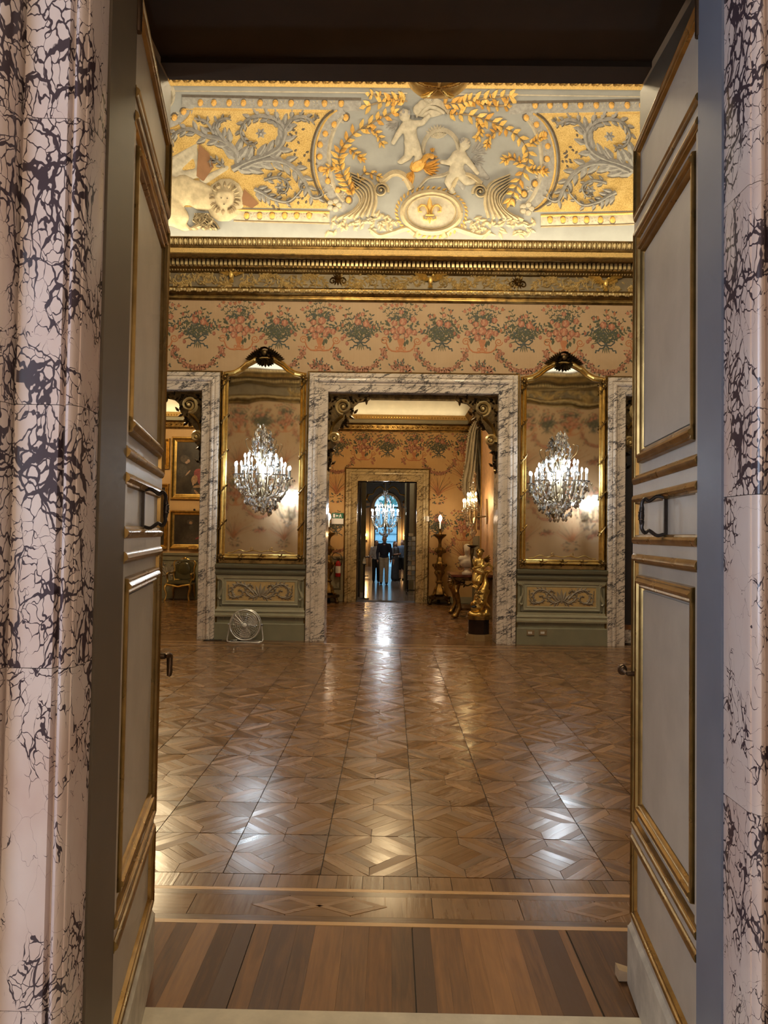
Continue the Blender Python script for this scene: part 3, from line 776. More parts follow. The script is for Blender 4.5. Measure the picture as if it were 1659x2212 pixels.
# cartouche panels of gold mosaic
MCX, MCY, MR = 940, 352, 268
def panel_rows(left):
    rows = []
    for k in range(15):
        y = 233+(452-233)*k/14
        xr = MCX-math.sqrt(max(0, 1-((y-345)/128)**2))*(MR-190)-185 if False else MCX-190-76*math.sqrt(max(0, 1-((y-340)/112)**2))
        xl = 352 if y > 268 else 352+64*math.sqrt(max(0, 1-((y-233)/36)**2))
        row = [(xl+(xr-xl)*i/12, y+.0148*(xl+(xr-xl)*i/12-829)*.7) for i in range(13)]
        rows.append(row if left else [(1880-x, y+7) for x, y in row])
    return rows
mesh_grid(panel_rows(True), .004, 'gold_ground', M['gground']); mesh_grid(panel_rows(False), .004, 'gold_ground', M['gground'])
# frame bands
def line(pts, w, h, mat, name='painted_band', both=True):
    for q in ((pts, mirx(pts)) if both else (pts,)):
        b = MB(); ribbon(b, CS, q, [w]*len(q), h, 0, .003); b.build(name, mat, ceiling)
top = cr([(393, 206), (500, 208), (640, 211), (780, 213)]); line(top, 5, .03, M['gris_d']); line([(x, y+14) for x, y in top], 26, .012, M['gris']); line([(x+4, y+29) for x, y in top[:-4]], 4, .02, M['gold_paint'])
cl = cr([(352, 268), (372, 265), (392, 254), (408, 238), (412, 226)]); line(cl, 20, .012, M['gris']); line([(x, y+12) for x, y in cl], 4, .02, M['gold_paint'])
al = [(MCX-(202+66*math.sin(q)), 342-108*math.cos(q)) for q in [PI*k/24 for k in range(2, 24)]]
line(al, 5, .035, M['gris_d']); line([(x+8, y) for x, y in al], 5, .025, M['gold_paint']); line([(x+22, y) for x, y in al], 24, .015, M['gris']); line([(x+38, y) for x, y in al[2:-3]], 9, .03, M['gris_l'])
bl = cr([(505, 453), (560, 455), (640, 457), (712, 459)]); line(bl, 6, .03, M['gold_paint']); line([(x, y+11) for x, y in bl], 22, .012, M['gris_l']); line([(x, y+24) for x, y in bl], 4, .02, M['cream_d'])
line(cr([(345, 196), (600, 198), (880, 201)]), 3, .015, M['gris_l'], both=False); line(cr([(990, 203), (1200, 206), (1410, 209)]), 3, .015, M['gris_l'], both=False)
eggs = [(x, 220.5+.006*(x-430)) for x in (433, 462, 495, 526, 562, 595, 629, 663, 701, 737)]+[(x, 226) for x in (1156, 1188, 1221, 1254, 1288, 1321, 1355, 1386)]
eggs += [(397, 240), (377, 253), (357, 259)]
eggs += [(747, 253), (722, 268), (703, 288), (692, 312), (691, 338), (694, 365), (708, 391), (729, 411), (753, 432)]
eggs += [(1137, 253), (1159, 268), (1176, 290), (1183, 315), (1182, 343), (1171, 371), (1156, 397), (1132, 419), (1106, 436)]
eggs += [(x, 466) for x in (533, 561, 588, 615, 641, 668)]+[(x, 475) for x in (1188, 1216, 1242, 1267, 1297, 1323)]
for x, y in eggs:
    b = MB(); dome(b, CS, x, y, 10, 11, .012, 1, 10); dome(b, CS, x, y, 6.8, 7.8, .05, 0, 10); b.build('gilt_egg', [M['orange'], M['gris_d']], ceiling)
b = MB()
for (x, y), (u, v) in zip(eggs[:-1], eggs[1:]):
    if math.hypot(x-u, y-v) < 42:
        mx, my = (x+u)/2, (y+v)/2
        for q in range(4): leaf(b, CS, mx, my, q*PI/2+.6, 10, 5, .02)
tag(b.build('leaf_dart_row', M['gris_l'], ceiling), kind='stuff')
# acanthus rinceaux on the gold
scr = [([(500, 655), (600, 605), (700, 572), (790, 520), (830, 440), (815, 375), (750, 330), (660, 318), (585, 350), (552, 420), (585, 485), (640, 500)], 22),
       ([(825, 400), (880, 335), (950, 322), (1005, 345), (1036, 310)], 14), ([(800, 400), (780, 350), (745, 325)], 10),
       ([(560, 650), (680, 602), (800, 602), (900, 660), (960, 745), (1005, 830), (1062, 825), (1062, 788)], 22),
       ([(640, 780), (690, 805), (750, 840), (850, 860), (925, 795), (940, 752)], 14), ([(700, 720), (790, 705), (850, 745), (830, 800), (780, 800)], 10),
       ([(535, 615), (520, 545), (440, 470), (330, 445), (230, 402), (140, 430), (102, 500), (112, 590)], 22),
       ([(455, 480), (400, 395), (420, 342), (485, 330)], 14), ([(385, 430), (335, 355), (262, 330)], 12), ([(450, 640), (400, 600), (360, 595), (370, 640)], 9)]
for pts, w in scr:
    pp = cr([z1(*p) for p in pts], 6)
    for q in (pp, mirx(pp)):
        if q[0][0] > 1000 and min(x for x, _ in q) > 1420: continue
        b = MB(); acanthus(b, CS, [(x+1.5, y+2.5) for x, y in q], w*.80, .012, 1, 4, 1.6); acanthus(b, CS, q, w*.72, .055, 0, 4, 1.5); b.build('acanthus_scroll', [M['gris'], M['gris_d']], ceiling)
rr = random.Random(5)
for mir in (0, 1):
    for cx, cy in ((680, 430), (800, 770)):
        x, y = z1(cx, cy); x = 1880-x if mir else x; y += 7*mir
        b = MB()
        for k in range(6): leaf(b, CS, x, y, k*PI/3, 13, 8, .03)
        dome(b, CS, x, y, 4, 4, .05); b.build('scroll_flower', M['gris'], ceiling)
    b = MB()
    for k in range(26):
        x, y = z1(*rr.choice(((880, 450), (930, 470), (950, 560), (900, 540), (960, 600), (840, 520), (760, 860), (930, 850)))); x += rr.gauss(0, 8); y += rr.gauss(0, 9)
        x = 1880-x if mir else x; leaf(b, CS, x, y, rr.random()*6.3, 11, 7, .02)
    b.build('ivy_spray', M['gris_d'], ceiling)
# laurel branches
def laurel(pts, L=21):
    pp = cr(pts, 7); b = MB(); ribbon(b, CS, pp, [2.5]*len(pp), .03, 1)
    for i in range(1, len(pp), 3):
        t = tang(pp, i)
        for sg in (-1, 1): leaf(b, CS, pp[i][0], pp[i][1], t+sg*(.55+rr.random()*.5), L*rr.uniform(.9, 1.25), L*.46, .06+.03*rr.random(), rr.choice((0, 0, 2)), .01)
    leaf(b, CS, *pp[-1], tang(pp, len(pp)-1), L, L*.4, .06)
    for k in range(4):
        i = rr.randrange(len(pp)); dome(b, CS, pp[i][0]+rr.uniform(-6, 6), pp[i][1]+rr.uniform(-6, 6), 2.2, 2.2, .06, 2, 8)
    b.build('laurel_branch', [M['laurel'], M['cream_d'], M['orange']], ceiling)
M['laurel'] = plain('laurel_gold_paint', (.80, .55, .18), .5, .1, .2, 40)
laurel([z1(*p) for p in ((1600, 225), (1500, 215), (1350, 255))]); laurel([z1(*p) for p in ((1590, 190), (1480, 195), (1370, 180))], 14)
laurel([z1(*p) for p in ((1260, 830), (1230, 760), (1195, 690), (1170, 600), (1190, 520), (1270, 425), (1390, 355), (1500, 300))])
laurel([z1(*p) for p in ((1190, 660), (1120, 640), (1090, 670))], 14); laurel([z1(*p) for p in ((1230, 520), (1290, 570), (1310, 580))], 14); laurel([z1(*p) for p in ((1260, 800), (1330, 680), (1420, 700))], 14); laurel([z1(*p) for p in ((1330, 390), (1400, 420), (1440, 490))], 14)
laurel([z2(*p) for p in ((300, 240), (400, 235), (480, 215), (600, 205), (725, 190))]); laurel([z2(*p) for p in ((480, 215), (590, 250), (710, 255))], 14)
laurel([z2(*p) for p in ((330, 300), (470, 312), (590, 345), (690, 390), (790, 455), (850, 560), (820, 660), (775, 760), (735, 850))])
laurel([z2(*p) for p in ((520, 340), (550, 400), (530, 450))], 14); laurel([z2(*p) for p in ((690, 400), (610, 440), (590, 500))], 14); laurel([z2(*p) for p in ((800, 620), (740, 580), (700, 600))], 14); laurel([z2(*p) for p in ((840, 660), (900, 660), (950, 670))], 14); laurel([z2(*p) for p in ((850, 500), (900, 470), (930, 450))], 14)
# putti and trophies modelled in low relief on the curved surface
def relief(name, prims, mat, vox=.02, k=.42, lift=.0, sm=4):
    """prims in hundredths of a pixel, pressed onto the cove"""
    pr = []
    for q in prims:
        if len(q) == 4: pr.append(((q[0][0]/100, q[0][1]/100, (q[0][2] if len(q[0]) > 2 else 0)/100), q[1]/100, (q[2][0]/100, q[2][1]/100, (q[2][2] if len(q[2]) > 2 else 0)/100), q[3]/100))
        else: pr.append(((q[0][0]/100, q[0][1]/100, (q[0][2] if len(q[0]) > 2 else 0)/100), tuple(r/100 for r in q[1]), q[2] if len(q) > 2 else None))
    o = fuse(name, pr, vox, mat, ceiling, sm)
    for v in o.data.vertices: v.co = CS(v.co.x*100, v.co.y*100, v.co.z*100*.0075*k+lift)
    return o
rz = lambda a: Matrix.Rotation(a, 3, 'Z')
def putto(head, chest, hip, arms, legs, s=1.0, mat=None, hair=True):
    pr = [((*chest, 4), 12*s, (*hip, 3), 12*s), ((*chest, 4), (15*s, 12*s, 12*s)), ((*hip, 4), (14*s, 13*s, 11*s)), ((*head, 6), (10.5*s, 11*s, 11*s)), ((*head, 5), 6*s, (*chest, 4), 7*s)]
    for a in arms:
        for i in range(len(a)-1): pr.append(((*a[i], 8), (6.5-1.6*i)*s, (*a[i+1], 8), (5.2-1.2*i)*s))
        pr.append(((*a[-1], 9), (4.5*s, 4.5*s, 4*s)))
    for a in legs:
        for i in range(len(a)-1): pr.append(((*a[i], 6), (10-3*i)*s, (*a[i+1], 6), (7.5-2.4*i)*s))
        pr.append(((*a[-1], 6), (7*s, 4.5*s, 4*s)))
    o = relief('putto_relief', pr, mat or M['gris_l'], .02, .72)
    b = MB()
    for k in range(16):
        a = rr.random()*6.3; r_ = 8*s*rr.random()**.5; dome(b, CS, head[0]+r_*math.cos(a)+1, head[1]-4*s+r_*math.sin(a)*.7, 3.4*s, 3*s, .075+.02*rr.random(), 0, 7, 0, .02)
    for x, y in ((-3.2, 1), (3.2, 1)): dome(b, CS, head[0]+x*s, head[1]+y*s, 1.3*s, .9*s, .095, 1, 6, 0, .05)
    dome(b, CS, head[0], head[1]+4*s, 1.6*s, 2*s, .098, 2, 6, 0, .05)
    b.build('curled_hair', [M['gris'], M['gris_d'], M['gris_l']], o)
    return o
def wing(x, y, a, L, n=6, m=None):
    b = MB()
    for k in range(n): leaf(b, CS, x, y, a+(k-n/2)*.22, L*(1-.08*abs(k-n/2)), L*.22, .05)
    b.build('feathered_wing', m or M['gris'], ceiling)
wing(862, 262, PI*.85, 34); wing(1018, 330, -.35, 42); wing(1016, 345, .15, 34); wing(945, 195, -1.0, 24)
putto((874, 246), (884, 270), (889, 306), [((893, 264), (912, 262), (926, 246)), ((873, 268), (858, 290), (850, 305))], [((886, 312), (882, 336), (866, 348)), ((896, 312), (905, 335), (898, 352))], 1.22)
putto((926, 208), (916, 225), (905, 235), [((925, 222), (942, 228), (958, 238))], [], 1.0)
putto((1004, 309), (992, 336), (986, 366), [((985, 332), (968, 350), (955, 348)), ((1003, 338), (1018, 356), (1030, 372))], [((980, 372), (968, 392), (976, 414)), ((994, 374), (1008, 392), (1022, 392))], 1.22)
relief('drapery_relief', [((1000, 362), 14, (1042, 376), 8), ((1030, 360), 9, (1052, 384), 6), ((985, 380), 10, (1000, 405), 6), ((1010, 395), 7, (1040, 392), 5)], M['gris'], .02, .35)
b = MB(); dome(b, CS, 934, 242, 34, 11, .05, 0, 16, -.18); ribbon(b, CS, cr([(900, 246), (918, 222), (938, 216), (958, 226), (968, 240)]), 10, .09); b.build('dish_relief', M['gris_l'], ceiling)
M['plume'] = plain('pale_cream_stucco', (.58, .51, .39), .7, 0, .12, 14)
# central cartouche
b = MB(); ov = [(932+62*math.cos(q), 459+44*math.sin(q)) for q in [2*PI*k/40 for k in range(41)]]
flat(b, CS, ov[:-1], .02, 1); ribbon(b, CS, ov, [13]*41, .10, 0, .01); ribbon(b, CS, [(932+(x-932)*.84, 459+(y-459)*.82) for x, y in ov], [4]*41, .05, 0, .02)
for k in range(0, 40): leaf(b, CS, 932+72*math.cos(k*PI/20), 459+50*math.sin(k*PI/20), k*PI/20+.9, 12, 6, .05, 2)
b.build('oval_cartouche', [M['cream'], M['gris_l'], M['gold_paint']], ceiling)
b = MB(); fx, fy = 928, 452
for sg in (-1, 1):
    ribbon(b, CS, [(fx+sg*x, fy+y) for x, y in ((3, 12), (5, 0), (10, -8), (18, -9), (24, -3), (23, 5), (17, 6))], [5, 6, 7, 8, 8, 7, 5], .08)
    ribbon(b, CS, [(fx+sg*x, fy+y) for x, y in ((2, 18), (7, 24), (13, 22), (14, 16))], [4, 5, 5, 3], .07)
leaf(b, CS, fx, fy+14, -PI/2, 46, 18, .10); leaf(b, CS, fx, fy+14, PI/2, 22, 9, .08); ribbon(b, CS, [(fx-9, fy+13), (fx+9, fy+13)], 6, .10)
b.build('fleur_de_lis', M['gold_paint'], ceiling)
for sg in (-1, 1):
    cx = 930+sg*107; cy = 412+sg*1.6
    b = MB(); ribbon(b, CS, spiral(cx, cy, 2, 16, PI/2, -1.8*sg, 40), [3+4*k/40 for k in range(41)], .10)
    ribbon(b, CS, cr([(cx+sg*2, cy-16), (cx-sg*26, cy-36), (cx-sg*50, cy-30), (cx-sg*66, cy-2)]), 15, .08); dome(b, CS, cx, cy, 4, 4, .11, 0, 8)
    b.build('volute_relief', M['cream'], ceiling)
    b = MB()
    for k in range(7):
        a0 = k/6; lp = lambda u, v: u+(v-u)*a0; dy = sg*1.6
        ribbon(b, CS, cr([(930+sg*lp(200, 126), lp(474, 470)+dy), (930+sg*lp(168, 118), lp(458, 432)+dy), (930+sg*lp(152, 128), lp(434, 396)+dy), (930+sg*lp(168, 172), lp(408, 374)+dy)]), [8, 8, 8, 8, 8, 8, 8, 7, 7, 7, 7, 7, 6, 6, 6, 5, 5, 4, 4, 3, 3, 2][:22], .05+.04*rr.random(), k % 2)
    b.build('acanthus_plume', [M['cream'], M['plume']], ceiling)
    b = MB(); cx = 930+sg*208; cy = 447+sg*4
    for k in range(5): dome(b, CS, cx+10*math.cos(k*1.26), cy+9*math.sin(k*1.26), 8, 7, .05, 0, 8)
    b.build('stucco_flower', M['gris_l'], ceiling)
    b = MB()
    for k in range(70):
        x = 930+sg*rr.uniform(75, 225); y = rr.uniform(470, 503)-max(0, 60-abs(x-930)*.5)*0+sg*2
        leaf(b, CS, x, y, rr.random()*6.3, rr.uniform(12, 22), 9, .05, rr.choice((0, 0, 1)))
    tag(b.build('foliage_relief', [M['cream'], M['gris_l'], M['cream_d']], ceiling), kind='stuff')
    b = MB(); ribbon(b, CS, cr([(930+sg*34, 506), (930+sg*52, 494), (930+sg*80, 502), (930+sg*110, 510), (930+sg*128, 498)]), 12, .06); ribbon(b, CS, [(930+sg*28, 498), (930+sg*32, 515)], 12, .07); b.build('base_scroll', M['cream'], ceiling)
# shell-backed shield and the golden bird
b = MB(); ribbon(b, CS, [(952+38*math.cos(q), 322+42*math.sin(q)) for q in [PI*(.95+1.25*k/24) for k in range(25)]], 10, .07)
for k in range(9): leaf(b, CS, 945, 300, -PI/2+(k-4)*.24, 32, 10, .05)
ribbon(b, CS, cr([(990, 330), (985, 362), (958, 378), (925, 384), (905, 405)]), [14, 13, 12, 11, 10, 10, 10, 10, 10, 10, 10, 9, 9, 9, 9, 9, 8, 8, 8, 8, 7, 7, 7, 7, 6, 6, 6, 6, 6][:29], .08); b.build('shell_shield', M['gris_l'], ceiling)
b = MB(); dome(b, CS, 903, 356, 20, 14, .12, 0, 12, -.6); ribbon(b, CS, cr([(912, 348), (922, 338), (932, 336)]), [16, 15, 15, 14, 14, 13, 13, 12, 12, 11, 11, 10, 10, 10, 10][:15], .12); dome(b, CS, 933, 337, 6, 5, .13); leaf(b, CS, 937, 337, .1, 9, 4, .11)
for k in range(6): leaf(b, CS, 912, 362, .15+k*.22-.6, 44-2*k, 9, .11); 
for k in range(5): leaf(b, CS, 893, 368, PI/2+.1+k*.18, 34, 9, .09)
for k in range(3): leaf(b, CS, 934, 328, -PI/2+(k-1)*.5, 10, 5, .1)
b.build('golden_bird', M['orange'], ceiling)
# trophy group at the left end: reclining figure, shield, drapery
relief('trophy_figure_relief', [((398, 410, 4), (30, 36, 18), rz(-.3)), ((368, 440, 4), 22, (392, 470, 4), 18), ((436, 430, 5), (34, 26, 16), rz(.3)), ((372, 396, 4), 18, (362, 470, 4), 20), ((365, 470, 5), 16, (400, 492, 4), 9), ((400, 492, 4), (16, 6, 6), rz(.2)), ((425, 398, 4), 10, (452, 410, 4), 9)], M['cream'], .03, .45)
relief('drapery_relief', [((366, 372), 14, (420, 330), 7), ((372, 390), 18, (430, 372), 10), ((420, 318), 6, (432, 370), 9), ((440, 390), 10, (490, 362), 6), ((360, 355), 10, (425, 312), 4)], M['gris_l'], .03, .3)
o = relief('shield_face_relief', [((486, 432, 2), (44, 50, 10), rz(.25)), ((486, 432, 12), (17, 22, 10)), ((486, 420, 16), (18, 10, 9))], M['cream'], .03, .45)
b = MB()
for k in range(40):
    a = rr.random()*6.3; leaf(b, CS, 486+20*math.cos(a), 428+22*math.sin(a), a, 16, 7, .10, k % 2, .04)
for x, y in ((480, 428), (493, 429)): dome(b, CS, x, y, 2.6, 1.6, .115, 2, 6)
dome(b, CS, 486, 442, 3, 1.6, .12, 2, 6)
for k in range(26): ribbon(b, CS, cr([(436+rr.uniform(-14, 16), 462), (440+rr.uniform(-22, 22), 478), (440+rr.uniform(-34, 36), 496)], 4), 5, .09, k % 2)
tag(b.build('shaggy_hair_relief', [M['cream'], M['cream_d'], M['gris_d']], o), kind='stuff')
b = MB(); flat(b, CS, [(430, 310), (452, 330), (462, 360), (440, 392), (425, 380)], .02, 0); flat(b, CS, [(528, 408), (560, 440), (545, 450), (520, 440)], .02, 0); b.build('red_drapery', plain('russet_paint', (.24, .12, .06), .7), ceiling)
b = MB(); dome(b, CS, 334, 200, 36, 34, .05, 0, 20); ribbon(b, CS, [(334+40*math.cos(q), 204+38*math.sin(q)) for q in [2*PI*k/30 for k in range(31)]], 10, .05, 0); dome(b, CS, 340, 194, 8, 7, .09, 1, 10); b.build('corner_roundel', [M['gris_l'], M['gold_paint']], ceiling)

# ------------------------------------------------------------------ gilded bowl of the hall's hanging lamp
t = thing('hanging_lamp', 'gilded shell bowl lamp hanging in front of the ceiling border', 'lamp', (*P(948, 165, 7.6).xy, 6.2)); L0 = P(948, 190, 7.6).z-6.2
b = MB(); b.lathe([(.0, .0), (.10, .0), (.20, .02), (.28, .055), (.33, .11), (.345, .2), (.33, .24), (.29, .17), (.2, .12), (0, .1)], (0, 0, L0), 40, wob=lambda a, h: 1+.10*abs(math.cos(2.5*a+.8))*(h > .02)); b.build('shell_bowl', M['gold'], t)
for k in range(5):
    a = 2*PI*k/5+.31*0+PI/2*3; b = MB(); b.tube(bez([(0.02*math.cos(a), .02*math.sin(a), L0+.01), (.16*math.cos(a), .16*math.sin(a), L0+.0), (.29*math.cos(a), .29*math.sin(a), L0+.055), (.35*math.cos(a), .35*math.sin(a), L0+.2)], 5), .018, 8); b.ell((.34*math.cos(a), .34*math.sin(a), L0+.27), .035, 10, 6); b.build('gilt_rib', M['gold_b'], t)
b = MB(); b.tube([(0, 0, L0+.1), (0, 0, 2.03)], .018, 8); b.lathe([(0, 2.08), (.14, 2.08), (.10, 2.0), (.03, 1.95), (0, 1.95)], (0, 0, 0), 16); b.build('hanging_rod', M['gold_d'], t)
# ------------------------------------------------------------------ printed silk motifs (flat print, a breath off the wall)
PR = [plain('print_leaf_green', (.07, .075, .035), .6, 0, .25, 20), plain('print_leaf_blue', (.06, .07, .06), .6, 0, .25, 20), plain('print_rose_red', (.29, .10, .052), .6, 0, .2, 20),
      plain('print_rose_pink', (.40, .155, .085), .6, 0, .2, 20), plain('print_rose_light', (.48, .25, .145), .6, 0, .2, 20), plain('print_terracotta', (.42, .16, .06), .6, 0, .2, 20), plain('print_bud', (.36, .14, .06), .6, 0, .2, 20)]
def PS(a, c, h): return (a, -h, c)
H1 = .0025
def bouquet_ribboned(seed):
    r = random.Random(seed); b = MB()
    for k in range(17):
        a = PI/2+(k-8)*.14+r.gauss(0, .05); L = r.uniform(.30, .62)*(1-.25*abs(k-8)/8)
        pts = [(math.cos(a)*L*q+.02*math.sin(q*3+k), math.sin(a)*L*q) for q in [i/6 for i in range(7)]]
        ribbon(b, PS, pts, .007, H1, 0)
        for i in range(2, 7):
            for sg in (-1, 1):
                if r.random() < .9: leaf(b, PS, pts[i][0], pts[i][1], a+sg*r.uniform(.5, 1.2), r.uniform(.045, .075), .028, H1, r.choice((0, 0, 1)))
        if k % 2 == 0: flat(b, PS, [(pts[-1][0]+.028*math.cos(q)*.8, pts[-1][1]+.036*math.sin(q)) for q in [2*PI*i/7 for i in range(7)]], H1+.001, r.choice((6, 2))); leaf(b, PS, *pts[-1], a+.4, .05, .02, H1+.0015, 0)
    for x, y in ((-.26, .06), (-.22, -.06), (.27, .08), (-.3, .02)): 
        leaf(b, PS, x*.3, y*.4+.05, math.atan2(y, x), .2, .02, H1, 0); flat(b, PS, [(x+.03*math.cos(q), y+.038*math.sin(q)) for q in [2*PI*i/7 for i in range(7)]], H1+.001, 2); flat(b, PS, [(x-.006+.016*math.cos(q), y+.02*math.sin(q)) for q in [2*PI*i/6 for i in range(6)]], H1+.0015, 3)
    for k in range(60):
        a = PI/2+r.gauss(0, .7); d = r.uniform(.05, .36); leaf(b, PS, math.cos(a)*d, math.sin(a)*d, r.random()*6.3, .06, .03, H1+.0004, r.choice((0, 1)))
    for x, y, q in ((-.045, .30, .058), (.09, .27, .058), (.03, .43, .035)): rose(b, PS, x, y, q, (2, 3, 4), r, H1+.002)
    for sg in (-1, 1):
        ribbon(b, PS, [(0, -.02), (sg*.06, .04), (sg*.13, .075), (sg*.145, .01), (sg*.08, -.045), (0, -.03)], .022, H1+.002, 1)
        ribbon(b, PS, [(0, -.03), (sg*.05, -.09), (sg*.10, -.09), (sg*.12, -.13), (sg*.16, -.125), (sg*.17, -.17)], .026, H1+.001, 1)
        for q in (.02, .06): leaf(b, PS, sg*q*.4, -.05, -PI/2+sg*q*5, .13, .02, H1, 0)
    dome(b, PS, 0, -.03, .03, .025, H1+.003, 1, 8)
    return b.mesh('bouquet_print', PR, False)
def bouquet_roses(seed):
    r = random.Random(seed); b = MB()
    for k in range(80):
        a = r.random()*6.3; d = r.uniform(.08, .27); leaf(b, PS, math.cos(a)*d, .12+math.sin(a)*d*.9, a+r.gauss(0, .6), r.uniform(.05, .085), .036, H1, r.choice((0, 0, 1)))
    for k in range(9):
        a = PI/2+(k-4)*.2; L = r.uniform(.38, .55); pts = [(math.cos(a)*L*q, .1+math.sin(a)*L*q) for q in [i/5 for i in range(6)]]
        ribbon(b, PS, pts, .006, H1, 0)
        for i in range(2, 6):
            for sg in (-1, 1): leaf(b, PS, *pts[i], a+sg*.8, .05, .022, H1, r.choice((0, 1)))
        flat(b, PS, [(pts[-1][0]+.03*math.cos(q), pts[-1][1]+.03*math.sin(q)) for q in [2*PI*i/7 for i in range(7)]], H1+.001, r.choice((3, 6)))
    for x, y, q in ((0, .06, .075), (.03, .2, .066), (-.13, .05, .056), (.13, .04, .056), (-.11, .17, .052), (-.24, .02, .048), (.22, .02, .05), (.2, .24, .05), (-.08, -.05, .06), (.09, -.03, .045), (.0, .36, .04), (-.2, .22, .035)): rose(b, PS, x, y, q, (2, 3, 4), r, H1+.002)
    for x, y in ((.1, -.09), (-.17, -.06), (.06, -.12)): leaf(b, PS, x, y, -PI/2+x, .1, .055, H1+.001, 0)
    b.prism([(-.05, -.27), (.05, -.27), (.025, -.22), (.06, -.12), (.05, -.08), (-.05, -.08), (-.06, -.12), (-.025, -.22)], PS, H1, H1+.0005, 5)
    for sg in (-1, 1):
        ribbon(b, PS, [(0, -.29), (sg*.07, -.30), (sg*.15, -.29), (sg*.21, -.24), (sg*.24, -.16)], .026, H1+.001, 5); ribbon(b, PS, spiral(sg*.27, -.12, .012, .065, PI, 1.5*sg), .016, H1+.001, 5); ribbon(b, PS, spiral(sg*.06, -.25, .008, .035, -PI/2, 1.1*sg), .014, H1+.001, 5)
        for k in range(14): leaf(b, PS, sg*(.27+r.gauss(0, .035)), -.24-abs(r.gauss(0, .07)), r.random()*6.3, .045, .026, H1, r.choice((0, 2, 3)))
        for k in range(4): rose(b, PS, sg*(.27+r.gauss(0, .03)), -.27-.04*k, .03, (2, 3, 4), r, H1+.001)
    return b.mesh('bouquet_print', PR, False)
def garland(seed, w=.40, sag=.24):
    r = random.Random(seed); b = MB()
    for k in range(25):
        t = k/24*2-1; x = w*t; y = -sag*(1-t*t); s = .6+.5*(1-t*t)
        for q in range(5): leaf(b, PS, x+r.gauss(0, .03), y+r.gauss(0, .03), r.random()*6.3, .05, .026, H1, r.choice((0, 1, 0, 2)))
        rose(b, PS, x+r.gauss(0, .016), y+r.gauss(0, .02), .034*s, (2, 3, 4), r, H1+.001)
    return b.mesh('garland_print', PR, False)
def sprig(seed):
    r = random.Random(seed); b = MB()
    for k in range(60):
        a = PI/2+r.gauss(0, .9); d = r.uniform(.02, .22); leaf(b, PS, math.cos(a)*d, math.sin(a)*d*.7, a+r.gauss(0, .5), .055, .026, H1, r.choice((0, 1, 2)))
    for k in range(9): rose(b, PS, r.uniform(-.16, .16), r.uniform(-.04, .08), .036, (2, 3, 4), r, H1+.001)
    return b.mesh('sprig_print', PR, False)
def sheaf(seed):
    r = random.Random(seed); b = MB()
    for k in range(26):
        a = PI/2+(k-13)*.085+r.gauss(0, .03); L = r.uniform(.4, .66); pts = [(math.cos(a)*L*q*(.3+.7*q), math.sin(a)*L*q) for q in [i/5 for i in range(6)]]
        ribbon(b, PS, pts, [.016, .014, .012, .01, .008, .005], H1, r.choice((5, 6, 0)))
        if k % 2: leaf(b, PS, *pts[-1], a, .1, .02, H1, 6)
    for k in range(50): a = r.random()*6.3; leaf(b, PS, math.cos(a)*.2*r.random(), -.08+math.sin(a)*.1, a, .06, .03, H1, r.choice((0, 1, 5)))
    return b.mesh('sheaf_print', PR, False)
mA = [bouquet_ribboned(1), bouquet_ribboned(2)]; mB = [bouquet_roses(3), bouquet_roses(4)]; mG = garland(5); mS = sprig(6); mH = sheaf(7)
def motif(me, name, par, loc, rz=0, s=1.0):
    o = link(name, me, par); o.location = loc; o.rotation_euler.z = rz; o.scale = (s, s, s); return o
zt = 5.0
for k in range(-1, 6):
    x = P(427, 730, YF).x+1.352*k
    if x < XR: motif(mA[k % 2], 'bouquet_print', wall_far, (x, YF, 4.965)); motif(mG, 'garland_print', wall_far, (x, YF, 4.71))
for k in range(-2, 6):
    x = P(516, 730, YF).x+1.345*k
    motif(mB[k % 2], 'bouquet_print', wall_far, (x, YF, 5.08))
    if not (abs(x-(-2.12)) < .5 or abs(x-2.8) < .5): motif(mS, 'sprig_print', wall_far, (x, YF, 4.47))
for k in range(-4, 5):                        # the wall behind the camera's doorway, seen in the mirrors
    for z in (4.95, 2.85, 0.95):
        xa, xb = XC+1.35*k, XC+1.35*k+.675
        for me, nm, x, dz in ((mA[k % 2], 'bouquet_print', xa, 0), (mB[k % 2], 'bouquet_print', xb, .1), (mG, 'garland_print', xa, -.26), (mH, 'sheaf_print', xb, -1.15), (mS, 'sprig_print', xa, -.95)):
            if -1.35 < x < 1.4 and z+dz < 4.3: continue
            if z+dz < 1.3: continue
            motif(me, nm, wall_near, (x, YN, z+dz), PI)

# ------------------------------------------------------------------ dado under the mirrors
def scroll_panel(b, S, w, h, m=0, dep=.016):
    for sg in (-1, 1):
        acanthus(b, S, cr([(sg*.02, -.2*h), (sg*.12*w, -.32*h), (sg*.22*w, .0), (sg*.16*w, .34*h), (sg*.1*w, .2*h)], 5), .05*h*3, dep, m, 2, 1.0)
        acanthus(b, S, cr([(sg*.10*w, -.1*h), (sg*.22*w, .28*h), (sg*.34*w, .36*h), (sg*.42*w, .05*h), (sg*.36*w, -.32*h), (sg*.26*w, -.2*h), (sg*.28*w, .04*h), (sg*.33*w, .02*h)], 5), .05*h*3, dep, m, 2, 1.0)
        acanthus(b, S, cr([(sg*.36*w, -.35*h), (sg*.44*w, -.3*h), (sg*.46*w, .0), (sg*.47*w, .35*h)], 4), .1*h, dep, m, 2, 1.0)
    for q in (-.9, -.45, 0, .45, .9): leaf(b, S, 0, -.35*h, PI/2+q*.8, h*.8*(1-.2*abs(q)), h*.18, dep*1.2, m)
M['ochre'] = plain('ochre_panel_ground', (.44, .30, .12), .6, 0, .12, 10)
M['taupe'] = plain('carved_taupe', (.27, .225, .165), .55, 0, .2, 14)
